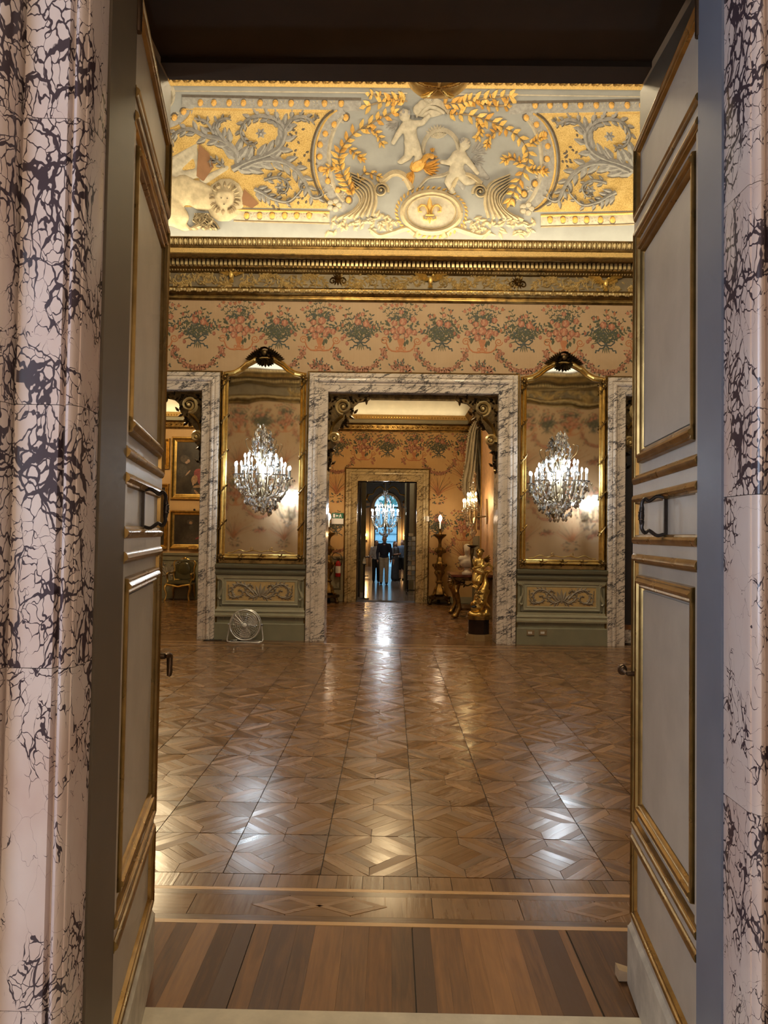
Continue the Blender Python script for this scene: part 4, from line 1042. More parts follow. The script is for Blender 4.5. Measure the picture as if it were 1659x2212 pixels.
def dado(n, xm, label, dz):
    x0, x1 = xm-.735, xm+.735; root = struct(empty('trim_%d' % n, (xm, YF, 0)), label); w = .735
    def bx(name, mat, *a):
        b = MB(); b.box(*a); return b.build(name, mat, root)
    bx('dado_board', M['dado'], (-w, -.03, 0), (w, 0, 1.22))
    def band(name, prof, z, mat):          # prof (p, z)
        b = MB(); k = len(prof); b.add([(x, -p, z+q) for x in (-w, w) for p, q in prof], [(j, j+1, k+j+1, k+j) for j in range(k-1)]+[list(range(k)), list(range(k, 2*k))]); return b.build(name, mat, root)
    band('dado_cap', [(.03, 0), (.07, 0), (.085, .02), (.085, .05), (.07, .055), (.06, .09), (.10, .11), (.11, .14), (.11, .17), (.03, .18)], 1.045+dz, M['dado_d'])
    band('dado_cap', [(.03, 0), (.05, 0), (.055, .05), (.03, .05)], .99+dz, M['dado_l'])
    band('dado_base_moulding', [(.03, 0), (.075, 0), (.08, .03), (.06, .04), (.055, .07), (.07, .085), (.065, .11), (.045, .12), (.045, .15), (.03, .155)], .36+dz, M['dado_l'])
    band('skirting', [(.03, 0), (.075, 0), (.075, .26), (.06, .275), (.03, .275)], .0, M['dado'])
    pc = .775+dz; px, pz = .56, .155
    rect = lambda a, c: [Vector((-a, -.03, pc-c)), Vector((-a, -.03, pc+c)), Vector((a, -.03, pc+c)), Vector((a, -.03, pc-c))]
    b = MB(); b.sweep([(0, .0), (0, .004), (.012, .012), (.02, .006), (.045, .006), (.05, .02), (.06, .022), (.066, .01), (.07, 0)], rect(px, pz), (0, -1, 0), True); b.build('panel_moulding', M['dado_l'], root)
    b = MB(); b.sweep([(0, .0), (0, .012), (.02, .016), (.03, 0)], rect(px+.085, pz+.06), (0, -1, 0), True); b.build('panel_moulding', M['dado_d'], root)
    b = MB(); b.box((-px, -.034, pc-pz), (px, -.03, pc+pz)); g = b.build('panel_ground', M['ochre'], root)
    b = MB(); scroll_panel(b, lambda a, c, h: (a, -.034-h, pc+c), px*2, pz*2, 0, .022); b.build('scroll_relief', M['taupe'], root)
    for sg in (-1, 1):
        b = MB(); S = lambda a, c, h: (sg*(w-.075+a), -.032-h, .80+dz+c)
        ribbon(b, S, cr([(.03, .18), (-.03, .14), (-.035, .04), (.0, -.06), (.02, -.13), (-.01, -.16), (-.03, -.14)], 5), [.06]*26+[.05]*5, .03); b.box((-.045, .17, 0), (.045, .19, .03), 0, S)
        ribbon(b, S, [(.02, -.16), (.02, -.30), (-.02, -.40), (-.02, -.48)], .014, .012); ribbon(b, S, [(-.03, -.17), (-.03, -.32), (-.07, -.42), (-.07, -.48)], .014, .012)
        b.build('carved_bracket', M['dado_l'], root)
    return root
XM1, XM2 = -2.12, 2.80
dado(20, XM1, 'sage painted dado with scroll panel behind the fan', .015); dado(21, XM2, 'sage painted dado with scroll panel above the two sockets', -.0)

# ------------------------------------------------------------------ tall pier mirrors
def arch_path(hw, z0, zs, zc_):
    pr = [(1, 0), (.93, .03), (.80, .09), (.62, .32), (.45, .66), (.26, .90), (.10, .99), (0, 1)]
    up = [(-hw*a, zs+(zc_-zs)*q) for a, q in pr]; return [(-hw, z0)]+up+[(-x, z) for x, z in up[-2::-1]]+[(hw, z0)]
def mirror(xm, dz, label):
    root = thing('pier_mirror', label, 'mirror', (xm, YF, 1.23+dz), 'tall gilt pier mirrors on the far wall'); zb = 1.23+dz
    ap = arch_path(.605, 1.375+dz-zb, 4.31+dz-zb, 4.575+dz-zb)
    b = MB(); ng = len(ap); n2 = ng//2
    # glass as a strip mesh between mirrored outline points
    vs = [(x, -.045+.0075*z, z) for x, z in ap]; b.add(vs, [(i, i+1, ng-2-i, ng-1-i) for i in range(n2)]); b.build('mirror_glass', M['mirror'], root)
    path = [Vector((x, 0, z)) for x, z in ap]
    b = MB(); b.sweep([(-.008, .03), (-.008, .045), (.006, .055), (.012, .045), (.02, .05), (.04, .075), (.055, .078), (.068, .06), (.072, .05), (.08, .055), (.085, .03), (.085, 0)], path, (0, -1, 0), True); b.build('gilt_frame', M['gold'], root)
    b = MB(); b.box((-.69, -.06, -.0), (.69, 0, .055)); b.sweep([(0, 0), (.0, .05), (.02, .07), (.04, .05), (.05, 0)], [Vector((.69, 0, .055)), Vector((-.69, 0, .055))], (0, -1, 0), False, flip=True); b.build('bottom_rail', M['gold_d'], root)
    S0 = lambda ox, oz: (lambda a, c, h: (ox+a, -.07-h, oz+c))
    for x, z in ((-.645, .10), (.645, .10), (-.645, 4.29+dz-zb), (.645, 4.29+dz-zb)):
        b = MB(); S = S0(x, z)
        for k in range(7): leaf(b, S, 0, 0, k*2*PI/7, .075, .04, .03)
        dome(b, S, 0, 0, .028, .028, .045, 0, 9); b.box((-.05, -.05, -.03), (.05, .05, .004), 0, S); b.build('corner_rosette', M['gold_d'], root)
    for sg in (-1, 1):                       # ribbon-and-leaf bindings on the uprights
        for k in range(5):
            b = MB(); zz = .62+.58*k; S = S0(sg*.645, zz)
            ribbon(b, S, [(-.05, -.07), (-.02, -.02), (.02, .03), (.05, .075)], .03, .026)
            for q in range(5): leaf(b, S, -.04+.02*q, -.06+.03*q, .9+(q % 2)*1.6, .05, .022, .034)
            b.build('leaf_binding', M['gold_d'], root)
    for sg in (-1, 0, 1):
        b = MB(); S = S0(sg*.33, .10)
        for q in range(6): leaf(b, S, 0, 0, q*PI/3+.3, .07 if q % 3 else .1, .03, .03)
        b.build('rail_leaf', M['gold_d'], root)
    # scrolled lower edge ornament over the glass
    b = MB(); S = lambda a, c, h: (a, -.042-h, .19+c)
    for sg in (-1, 1):
        ribbon(b, S, cr([(0, .0), (sg*.12, .02), (sg*.25, .0), (sg*.36, .03), (sg*.46, -.01), (sg*.55, -.02)], 5), .016, .012); ribbon(b, S, spiral(sg*.16, .045, .008, .03, 0, 1.2*sg), .010, .012)
    b.build('scroll_edging', M['gold'], root)
    cz = 4.63+dz-zb; b = MB(); S = lambda a, c, h: (a, -.06-h, cz+c)
    for sg in (-1, 1):
        ribbon(b, S, spiral(sg*.085, .05, .012, .06, -PI/2, 1.3*sg), .035, .07)
        for k in range(9): leaf(b, S, sg*(.05+.02*k), .06-.012*k, PI/2-sg*(.2+.16*k), .12, .05, .06)
        for k in range(5): leaf(b, S, sg*.06, -.03, -PI/2+sg*k*.4, .11, .05, .06)
    dome(b, S, 0, .06, .05, .06, .10, 0, 12); ribbon(b, S, [(-.08, .12), (-.04, .15), (0, .16), (.04, .15), (.08, .12)], .03, .08)
    for k in range(5): leaf(b, S, 0, -.02, -PI/2+(k-2)*.45, .14, .05, .07)
    b.build('carved_crest', M['gold_dk'], root)
    return root
mirror(XM1, .015, 'tall arched gilt mirror above the electric fan'); mirror(XM2, 0, 'tall arched gilt mirror above the two wall sockets')

# ------------------------------------------------------------------ crystal sconces
def drop_mesh(w, L):
    b = MB(); b.lathe([(0, 0), (w*.35, -L*.12), (w, -L*.62), (w*.6, -L*.88), (0, -L)], (0, 0, 0), 6); return b.mesh('crystal_drop', [M['crystal']], False)
D1, D2, D3 = drop_mesh(.020, .075), drop_mesh(.028, .11), drop_mesh(.014, .05)
bb = MB(); bb.ell((0, 0, 0), .017, 7, 5); DB = bb.mesh('crystal_ball', [M['crystal']], False)
def sconce(loc, face, s, label, group, nd, power, color, bulb, cat='sconce', half=True, seed=1, stem=True):
    """wall chandelier: rings of candle arms over a basket of crystal drops, spray of drops above"""
    r = random.Random(seed); root = thing('crystal_sconce' if half else 'crystal_chandelier', label, cat, loc, group); root.rotation_euler.z = face; root.scale = (s, s, s)
    oy = -.27 if half else 0
    b = MB(); b.lathe([(0, 0), (.03, .02), (.055, .08), (.03, .14), (.02, .3), (.045, .36), (.05, .42), (.02, .48), (.018, .85), (.04, .9), (.02, 1.0), (.012, 1.3), (0, 1.36)], (0, oy, 0), 12); b.build('stem', M['brass'], root)
    if half:
        b = MB(); b.prism([(-.07, .25), (.07, .25), (.10, .45), (.06, .7), (0, .8), (-.06, .7), (-.10, .45)], lambda a, c, d: (a, -d, c), 0, .03); b.tube([(0, -.03, .42), (0, oy, .40)], .02, 8); b.build('back_plate', M['brass'], root)
    def dropat(x, y, z, me):
        o = link('crystal_drop' if me is not DB else 'crystal_ball', me, root); o.location = (x, y, z); o.rotation_euler = (r.gauss(0, .08), r.gauss(0, .08), r.random()*6)
    tiers = [(.40, .60, 9 if half else 10, .40), (.25, .74, 5 if half else 6, .42)]
    for R0, zc_, n, zs in tiers:
        for k in range(n):
            a = (-PI*.02+(-PI*.96)*k/(n-1)) if half else 2*PI*k/n+.2
            ca, sa = math.cos(a), math.sin(a); pt = lambda rr_, z: (rr_*ca, oy+rr_*sa*(.62 if half else 1), z)
            b = MB(); b.tube(bez([pt(.03, zs), pt(R0*.45, zs-.14), pt(R0*.8, zs-.08), pt(R0, zc_-.06), pt(R0, zc_-.02)], 4), .009, 6); arm = b.build('arm', M['brass'], root)
            b = MB(); b.lathe([(.012, -.02), (.05, 0), (.055, .008), (.02, .006), (.016, .02), (0, .02)], pt(R0, zc_-.015), 10); b.build('drip_pan', M['crystal'], arm)
            b = MB(); b.lathe([(0, 0), (.013, 0), (.013, .12), (0, .12)], pt(R0, zc_), 8); b.build('candle_tube', M['candle'], arm)
            b = MB(); b.lathe([(0, 0), (.010, .004), (.019, .025), (.017, .05), (.006, .075), (0, .08)], pt(R0, zc_+.12), 8); b.build('bulb', bulb, arm)
            for q in range(3): x, y, z = pt(R0+.03*math.cos(q*2.1), zc_-.03); dropat(x+.045*math.cos(q*2.1), y+.03*math.sin(q*2.1), z, D1 if q % 2 else D3)
    for k in range(nd):                       # basket below
        t = r.random(); z = .02+.50*t; R0 = .06+.36*t**.75
        a = -r.random()*PI if half else r.random()*2*PI
        dropat(R0*math.cos(a), oy+R0*math.sin(a)*(.6 if half else 1), z+.02, r.choice((D1, D1, D2, D3, DB)))
    for k in range(nd//2):                    # spray above
        t = r.random()**.8; z = .78+.62*t; R0 = .05+.24*(1-t)*r.random()**.3
        a = -r.random()*PI if half else r.random()*2*PI
        dropat(R0*math.cos(a), oy+R0*math.sin(a)*(.6 if half else 1), z, r.choice((D1, D2, D2, DB, DB)))
    for q in range(5):
        a = -PI*(q+.3)/5 if half else 2*PI*q/5
        b = MB(); pt = lambda rr_, z: (rr_*math.cos(a), oy+rr_*math.sin(a)*(.6 if half else 1), z)
        b.tube(bez([pt(.02, .7), pt(.12, .92), pt(.22, 1.02), pt(.26, 1.14), pt(.22, 1.17)], 4), .006, 6); b.build('spray_branch', M['brass'], root)
    if power:
        q = Matrix.Rotation(face, 3, 'Z') @ Vector((0, (oy-.12)*s, .72*s)); pl = point('sconce_light', Vector(loc)+q, power, color, .09*s)
    return root
sconce((P(567, 1040, 12.0).x, YF-.04, 2.09), 0, 1.0, 'crystal sconce alight on the mirror above the electric fan', 'crystal sconces on the pier mirrors', 150, 72, (.76, .88, 1), M['bulb'], seed=1)
sconce((P(1207, 1040, 12.0).x, YF-.04, 2.06), 0, 1.0, 'crystal sconce alight on the mirror above the two sockets', 'crystal sconces on the pier mirrors', 150, 72, (.76, .88, 1), M['bulb'], seed=2)
sconce((-2.85, YN+.01, 2.09), PI, 1.0, 'crystal sconce reflected in the mirror above the electric fan', 'crystal sconces on the entrance wall', 60, 95, (.86, .93, 1), M['bulb'], seed=3)
sconce((5.45, YN+.01, 2.09), PI, 1.0, 'crystal sconce reflected in the mirror above the two sockets', 'crystal sconces on the entrance wall', 60, 95, (.86, .93, 1), M['bulb'], seed=4)

# ------------------------------------------------------------------ carved corner brackets in the doorways
def bracket(loc, sx, label):
    """carved gilt pelmet corner: volutes, acanthus and a hanging husk drop; x runs into the opening, z down from its head"""
    root = thing('carved_pelmet_bracket', label, 'carving', loc, 'carved gilt pelmet brackets'); root.scale = (sx, 1, 1)
    S = lambda a, c, h: (a, -.04-h, -c)
    b = MB(); b.prism([(0, 0), (.70, 0), (.72, .05), (.66, .09), (.60, .11), (.5, .13), (.42, .2), (.40, .32), (.33, .42), (.28, .5), (.2, .54), (.14, .62), (.12, .68), (.16, .76), (.13, .86), (.06, .92), (.07, 1.05), (.05, 1.2), (.02, 1.28), (0, 1.2)], S, -.06, .012); b.build('carved_ground', M['gold_dk'], root)
    for cx, cz, r0, tn in ((.245, .215, .135, 1.9), (.105, .745, .095, 1.7)):
        b = MB(); sp = spiral(cx, cz, .012, r0, PI*.3, -tn, 44); ribbon(b, S, sp, [.02+.045*k/44 for k in range(45)], .09, 0, .02); dome(b, S, cx, cz, .035, .035, .10, 0, 10); b.build('volute', M['gold_relief'], root)
    b = MB(); ribbon(b, S, cr([(.23, .36), (.14, .44), (.07, .53), (.045, .62), (.03, .72)], 6), [.07]*25, .07); b.build('scroll_stem', M['gold'], root)
    r = random.Random(4); b = MB()
    for k in range(70):
        t = r.random(); x, z = r.choice(((.70*t, .05+.03*r.random()), (.03+.03*r.random(), .1+.5*t), (.06*r.random()+.01, .9+.36*t), (.30+.12*r.random(), .08+.34*t), (.2+.1*r.random(), .42+.14*t)))
        leaf(b, S, x, z, r.random()*6.3, r.uniform(.07, .12), .05, .05+.03*r.random(), r.choice((0, 0, 0, 1)))
    tag(b.build('leaf_carving', [M['gold_dk'], M['gold_d']], root), kind='stuff')
    return root
bracket((XC-HO, YF+.16, ZO-.01), 1, 'dark carved gilt bracket in the central doorway above the exit sign'); bracket((XC+HO, YF+.16, ZO-.01), -1, 'dark carved gilt bracket in the central doorway above the cherub statue')
bracket((XC-3.49, YF+.16, ZO-.01), -1, 'dark carved gilt bracket in the doorway to the picture room'); bracket((XC+3.49, YF+.16, ZO-.01), 1, 'dark carved gilt bracket in the doorway to the dark room')
b = MB(); b.box((XC-HO+.7, YF+.1, ZO-.09), (XC+HO-.7, YF+.14, ZO-.005)); b.box((XC-HO+.7, YF+.095, ZO-.1), (XC+HO-.7, YF+.13, ZO-.08)); tag(b.build('pelmet_rail', M['gold_dk']), 'dark gilt pelmet rail across the head of the central doorway', 'rail')

# ------------------------------------------------------------------ floor fan, cord, sockets
M['fan'] = plain('bright_wire', (.62, .60, .56), .25, .5, .05); M['fan_b'] = plain('fan_blade_metal', (.50, .46, .40), .3, .3, .05)
q = G(537, 1381); q.y = 11.83; t = thing('floor_fan', 'round chrome floor fan standing before the sage dado', 'fan', (q.x, q.y, 0)); zc_ = .275; RF = .24
b = MB(); b.tube([(RF*math.cos(a), -.06, zc_+RF*math.sin(a)) for a in [2*PI*k/40 for k in range(40)]], .012, 6, closed=True); b.tube([(RF*math.cos(a), .05, zc_+RF*math.sin(a)) for a in [2*PI*k/40 for k in range(40)]], .007, 6, closed=True); b.build('cage_ring', M['fan'], t)
b = MB()
for rr_ in (.06, .09, .12, .15, .18, .21): b.tube([(rr_*math.cos(a), -.065-.03*(1-rr_/RF), zc_+rr_*math.sin(a)) for a in [2*PI*k/30 for k in range(30)]], .003, 4, closed=True)
for k in range(24):
    a = 2*PI*k/24; b.tube([(.04*math.cos(a), -.092, zc_+.04*math.sin(a)), (RF*math.cos(a), -.06, zc_+RF*math.sin(a))], .003, 4); b.tube([(.04*math.cos(a), .07, zc_+.04*math.sin(a)), (RF*math.cos(a), .05, zc_+RF*math.sin(a))], .002, 4)
tag(b.build('wire_grille', M['fan'], t), kind='stuff')
for k in range(3):
    a0 = .5+2*PI*k/3; b = MB(); vs = []
    for i in range(5):
        rr_ = .03+.18*i/4
        for j in range(5):
            a = a0+(j/4-.5)*(1.15*math.sin(PI*(i+.6)/5.4)+.15); vs.append((rr_*math.cos(a), -.02+.05*(j/4-.5), zc_+rr_*math.sin(a)))
    b.add(vs, [(i*5+j, i*5+j+1, (i+1)*5+j+1, (i+1)*5+j) for i in range(4) for j in range(4)]); b.build('fan_blade', M['fan_b'], t)
b = MB(); b.lathe([(0, .105), (.02, .104), (.036, .095), (.038, .08), (0, .08)], (0, 0, zc_), 16, axis='y'); b.build('hub_cap', M['white'], t)
b = MB(); b.lathe([(0, .0), (.06, -.0), (.07, -.04), (.05, -.12), (0, -.13)], (0, 0, zc_), 16, axis='y'); b.build('motor', M['steel'], t)
b = MB(); b.tube(bez([(-.255, 0, zc_), (-.27, -.0, .16), (-.285, -.03, .04), (-.24, -.08, .008), (0, -.09, .008), (.24, -.08, .008), (.285, -.03, .04), (.27, 0, .16), (.255, 0, zc_)], 5), .010, 6); b.build('stand', M['fan'], t)
b = MB(); b.tube(bez([(.24, -.08, .008), (.2, .08, .008), (-.2, .08, .008), (-.24, -.08, .008)], 5), .009, 6); b.build('stand', M['fan'], t)
for sg in (-1, 1): b = MB(); b.lathe([(0, -.02), (.018, -.018), (.018, .018), (0, .02)], (sg*.262, 0, zc_), 10, axis='x'); b.build('pivot_knob', M['steel'], t)
b = MB(); b.tube(bez([(q.x+.0, q.y+.10, .02), (q.x-.25, q.y+.0, .008), (q.x-.5, q.y-.02, .008), (q.x-.68, q.y+.03, .008), (q.x-.62, q.y+.10, .008), (q.x-.4, q.y+.12, .008)], 6), .006, 5); tag(b.build('power_cord', M['black']), 'black power cord trailing on the floor beside the fan', 'cord')
for px, lab in ((1146, 'wall socket nearer the central doorway in the sage skirting'), (1173, 'wall socket nearer the dark doorway in the sage skirting')):
    p = P(px, 1367, YF-.08); t = thing('wall_socket', lab, 'socket', (p.x, YF-.075, p.z-.04), 'sockets in the skirting')
    b = MB(); b.box((-.06, -.012, 0), (.06, 0, .085)); b.build('cover_plate', plain('brass_plate', (.30, .22, .12), .4, .5), t)
    for k in range(3): b = MB(); b.box((-.032+.022*k-.008, -.016, .025), (-.032+.022*k+.008, -.012, .06)); b.build('socket_module', M['white'], t)
# ------------------------------------------------------------------ rooms beyond the far wall
Y2 = 19.2; YB = YF+TW; RX0, RX1 = -2.45, 2.17; HC = 4.44          # second room: far wall, near face, sides, wallpaper height
LX0, LX1 = -7.6, -2.6
def boxs(name, mat, *bs, kind=True, parent=None):
    b = MB()
    for lo, hi in bs: b.box(lo, hi)
    o = b.build(name, mat, parent)
    return struct(o) if kind else o
f2 = MB(); f2.box((LX0-.2, YB, -.05), (RX1+.6, Y2+.6, -.006)); floor2 = struct(f2.build('floor_second_room', M['joint']), 'parquet floor of the room beyond the central doorway')
b = MB(); RT.seed(9)
for j in range(13):
    for i in range(21):
        cx, cy = LX0+.25+i*.5, YB+.27+j*.5
        if cx > RX1+.3: continue
        for poly, ang, k in TP: piece(b, scaled(poly, .5, cx, cy), tone_of(k, .38), ang, 0, .0045)
tag(b.build('parquet_strips', M['oak'], floor2, False), kind='stuff')
XD, HD, HDO = P(835, 1155, Y2).x, .77, 1.08                         # inner doorway
wall2 = boxs('wall_second_room_far', M['paper_y'], ((RX0, Y2, 0), (XD-HD, Y2+.5, 6.5)), ((XD+HD, Y2, 0), (RX1+.5, Y2+.5, 6.5)), ((XD-HD, Y2, 3.14), (XD+HD, Y2+.5, 6.5)))
boxs('wall_second_room_left', M['paper_y'], ((RX0-.15, YB, 0), (RX0, Y2, 6.5)))
wr = boxs('wall_second_room_right', M['paper_y'], ((RX1, YB, 0), (RX1+.2, Y2, 6.5)))
boxs('ceiling_second_room', M['ceil'], ((LX0-.2, YB, 6.2), (RX1+.3, Y2+.5, 6.4)))
surround(30, XD-HD, XD+HD, 3.14, Y2, mprof, M['marble_warm'], True, 'warm tinted veined marble surround of the inner doorway behind the visitors')
# lower cornice and cove shared by the two rooms
M['cove2'] = plain('cream_cove_plaster', (.56, .50, .38), .7, 0, .08, 4)
def cornice2(n, x0, x1, y, label, side=0):
    root = struct(empty('trim_%d' % n, ((x0+x1)/2, y, 0)), label); L = (x1-x0)/2
    pr = [(0, HC), (.03, HC), (.04, HC+.03), (.03, HC+.04), (.06, HC+.05), (.06, HC+.17), (.10, HC+.19), (.10, HC+.20)]
    pr2 = [(.10, HC+.20), (.22, HC+.20), (.22, HC+.285), (.24, HC+.29)]; pr3 = [(.24, HC+.29), (.26, HC+.30), (.28, HC+.36), (.30, HC+.40), (.26, HC+.41), (0, HC+.33)]
    for nm, p_, mt in (('cornice_frieze', pr, M['gold_d']), ('cornice_band', pr2, M['dado_l']), ('cornice_lip', pr3, M['gold_paint'])):
        b = MB(); k = len(p_); b.add([(x, -p, z) for x in (-L, L) for p, z in p_], [(j, j+1, k+j+1, k+j) for j in range(k-1)]); b.build(nm, mt, root)
    b = MB(); x = -L+.05
    while x < L: b.ell((x, -.27, HC+.335), (.022, .02, .026), 6, 4); x += .07
    tag(b.build('bead_row', M['gold'], root), kind='stuff')
    b = MB(); x = -L+.08
    while x < L:
        S = lambda a, c, h: (a, -.06-h, HC+.11+c)
        ribbon(b, S, spiral(x, 0, .008, .045, x*9, 1.2, 14), .012, .02)
        for q in range(4): leaf(b, S, x+.05, 0, q*PI/2+.5, .045, .022, .02)
        x += .13
    tag(b.build('scroll_frieze', M['gold'], root), kind='stuff')
    b = MB(); n_ = 10; ring = []
    for k in range(n_+1):
        t = PI/2*k/n_; ring.append((1.1*(1-math.cos(t)), HC+.33+.85*math.sin(t)))
    b.add([(x, -p, z) for x in (-L, L) for p, z in ring]+[(-L, -6.4, ring[-1][1]), (L, -6.4, ring[-1][1])], [(j, j+1, n_+1+j+1, n_+1+j) for j in range(n_)]+[(n_, 2*n_+2, 2*n_+3, 2*n_+1)]); b.build('cove_plaster', M['cove2'], root)
    b = MB(); x = -L+.5
    while x < L-.4:
        for t, s_ in ((.75, 1.0), (1.32, 1.3)):
            p, z = 1.1*(1-math.cos(t)), HC+.33+.85*math.sin(t); nv = Vector((0, -math.cos(t)*.85, -1.1*math.sin(t))).normalized()
            b.ell(Vector((x, -p, z))+nv*.01, (.03*s_, .03*s_, .03*s_), 8, 5)
        x += .10
    tag(b.build('painted_bead_row', M['gold_paint'], root), kind='stuff')
    return root
cornice2(31, RX0, RX1, Y2, 'gilded cornice and lit cove of the second room'); cornice2(32, LX0, LX1, Y2, 'gilded cornice and lit cove of the picture room')
root = struct(empty('trim_33', (RX1, (YB+Y2)/2, 0)), 'gilded cornice on the window side of the second room'); root.rotation_euler.z = -PI/2
b = MB(); L = (Y2-YB)/2; p_ = [(0, HC), (.04, HC+.03), (.06, HC+.05), (.06, HC+.17), (.10, HC+.2), (.22, HC+.2), (.22, HC+.285), (.30, HC+.40), (0, HC+.45), (0, 6.2)]; k = len(p_)
b.add([(x, -p, z) for x in (-L, L) for p, z in p_], [(j, j+1, k+j+1, k+j) for j in range(k-1)]); b.build('cornice_moulding', M['gold_d'], root)
area('second_room_cove_light', ((RX0+RX1)/2, Y2-.16, HC+.40), (0, .05, 1), 4.3, .1, 9, (1, .86, .56)); area('picture_room_cove_light', ((LX0+LX1)/2, Y2-.16, HC+.40), (0, .05, 1), 4.6, .1, 12, (1, .86, .56))
point('second_room_fill', (.0, 15.2, 5.1), 150, (1, .74, .40), .3); point('picture_room_fill', (-5.0, 15.4, 5.1), 330, (1, .78, .46), .3)  # unseen fill lights added to brighten both rooms, no fixtures built
# printed silk of the second room
for k in range(-2, 3):
    xa, xb = P(838, 970, Y2).x+1.33*k, P(785, 970, Y2).x+1.33*k
    for row, z in enumerate((3.93, 1.86)):
        for me, nm, x, dz in ((mA[0], 'bouquet_print', xa, 0), (mB[0], 'bouquet_print', xb, .06), (mG, 'garland_print', xa, -.33), (mH, 'sheaf_print', xa, -1.15), (mS, 'sprig_print', xb, -1.0), (mH, 'sheaf_print', xb, -.75)):
            zz = z+dz
            if not RX0+.3 < x < RX1-.2: continue
            if abs(x-XD) < HDO+.25 and zz < 3.85 and abs(x-XD) < HDO-.05: continue
            if zz < 1.5 and x < XD: continue
            if zz < .75: continue
            motif(me, nm, wall2, (x, Y2, zz), 0, .98)
# dado left of the inner doorway
b = MB(); b.box((RX0, Y2-.03, 0), (XD-HDO-.03, Y2, 1.1)); b.box((RX0, Y2-.06, 1.1), (XD-HDO-.03, Y2, 1.17)); b.box((RX0, Y2-.05, .0), (XD-HDO-.03, Y2, .16)); b.box((XD+HDO+.03, Y2-.04, 0), (RX1, Y2, .16))
dd = struct(b.build('trim_34', M['dado_l']), 'sage dado beside the inner doorway')
b = MB(); x0 = XD-HDO-.42; b.sweep([(0, 0), (.01, .02), (.03, .02), (.04, 0)], [Vector((x0, Y2-.03, .3)), Vector((x0, Y2-.03, .98)), Vector((x0+.33, Y2-.03, .98)), Vector((x0+.33, Y2-.03, .3))], (0, -1, 0), True, flip=True); b.build('panel_moulding', M['dado_d'], dd)

# exit sign, extinguisher, switch
p = P(729, 1132, Y2-.03); t = thing('exit_sign', 'green and white emergency exit sign box beside the inner doorway', 'sign', (p.x, Y2-.0, p.z))
b = MB(); b.box((-.155, -.05, 0), (.155, 0, .285)); b.build('sign_housing', M['white'], t)
b = MB(); b.box((-.155, -.054, .145), (.155, -.05, .285)); sg_ = b.build('green_panel', plain('exit_green', (.012, .14, .075), .4), t)
wh = plain('sign_white', (.85, .87, .85), .4, 0, .03)
S = lambda a, c, h: (a, -.054-h, .215+c)
b = MB(); b.box((-.115, -.045, 0), (-.065, .045, .002), 0, S); b.build('door_pictogram', wh, t)
b = MB(); b.prism([(-.045, 0), (-.015, .032), (-.015, .012), (.02, .012), (.02, -.012), (-.015, -.012), (-.015, -.032)], S, 0, .002); b.build('arrow_pictogram', wh, t)
b = MB(); dome(b, S, .075, .036, .011, .011, .002, 0, 8); ribbon(b, S, [(.075, .025), (.068, .0), (.075, -.01)], .02, .002); ribbon(b, S, [(.075, -.01), (.095, -.022), (.11, -.045)], .012, .002); ribbon(b, S, [(.07, -.008), (.05, -.02), (.04, -.045)], .012, .002); ribbon(b, S, [(.075, .018), (.10, .008), (.11, .022)], .009, .002); ribbon(b, S, [(.07, .016), (.05, .01), (.042, -.006)], .009, .002); b.build('running_figure_pictogram', wh, t)
p = P(730, 1246, Y2-.12); t = thing('fire_extinguisher', 'red fire extinguisher hanging on the sage dado under the exit sign', 'extinguisher', (p.x, Y2-.13, p.z))
M['red'] = plain('red_enamel', (.42, .012, .016), .3, 0, .08)
b = MB(); b.lathe([(0, 0), (.06, .005), (.072, .03), (.072, .33), (.06, .38), (.03, .405), (.02, .42), (0, .42)], (0, 0, 0), 20); b.build('cylinder_body', M['red'], t)
b = MB(); b.lathe([(.0735, .10), (.0735, .28)], (0, 0, 0), 12, a0=-PI*.95, a1=-PI*.05); b.build('paper_label', M['white'], t)
b = MB(); b.tube([(0, 0, .42), (0, 0, .46)], .018, 8); b.tube([(-.06, 0, .47), (.05, 0, .48)], .010, 6); b.tube([(-.07, 0, .50), (.03, 0, .49)], .009, 6); b.build('valve_lever', M['iron'], t)
b = MB(); b.tube(bez([(0, 0, .46), (-.12, -.02, .46), (-.16, -.02, .54), (-.08, -.02, .62), (.05, -.02, .58), (.10, -.02, .46), (.085, -.02, .30)], 6), .010, 6); b.build('hose', M['black'], t)
p = P(924, 1126, Y2-.09); t = thing('wall_switch', 'small white switch box on the edge of the inner marble surround', 'switch', (p.x, Y2-.09, p.z)); b = MB(); b.box((-.035, -.02, 0), (.035, .09, .13)); b.build('switch_box', M['white'], t); b = MB(); b.box((-.015, -.026, .03), (.015, -.02, .10)); b.build('rocker', M['candle'], t)

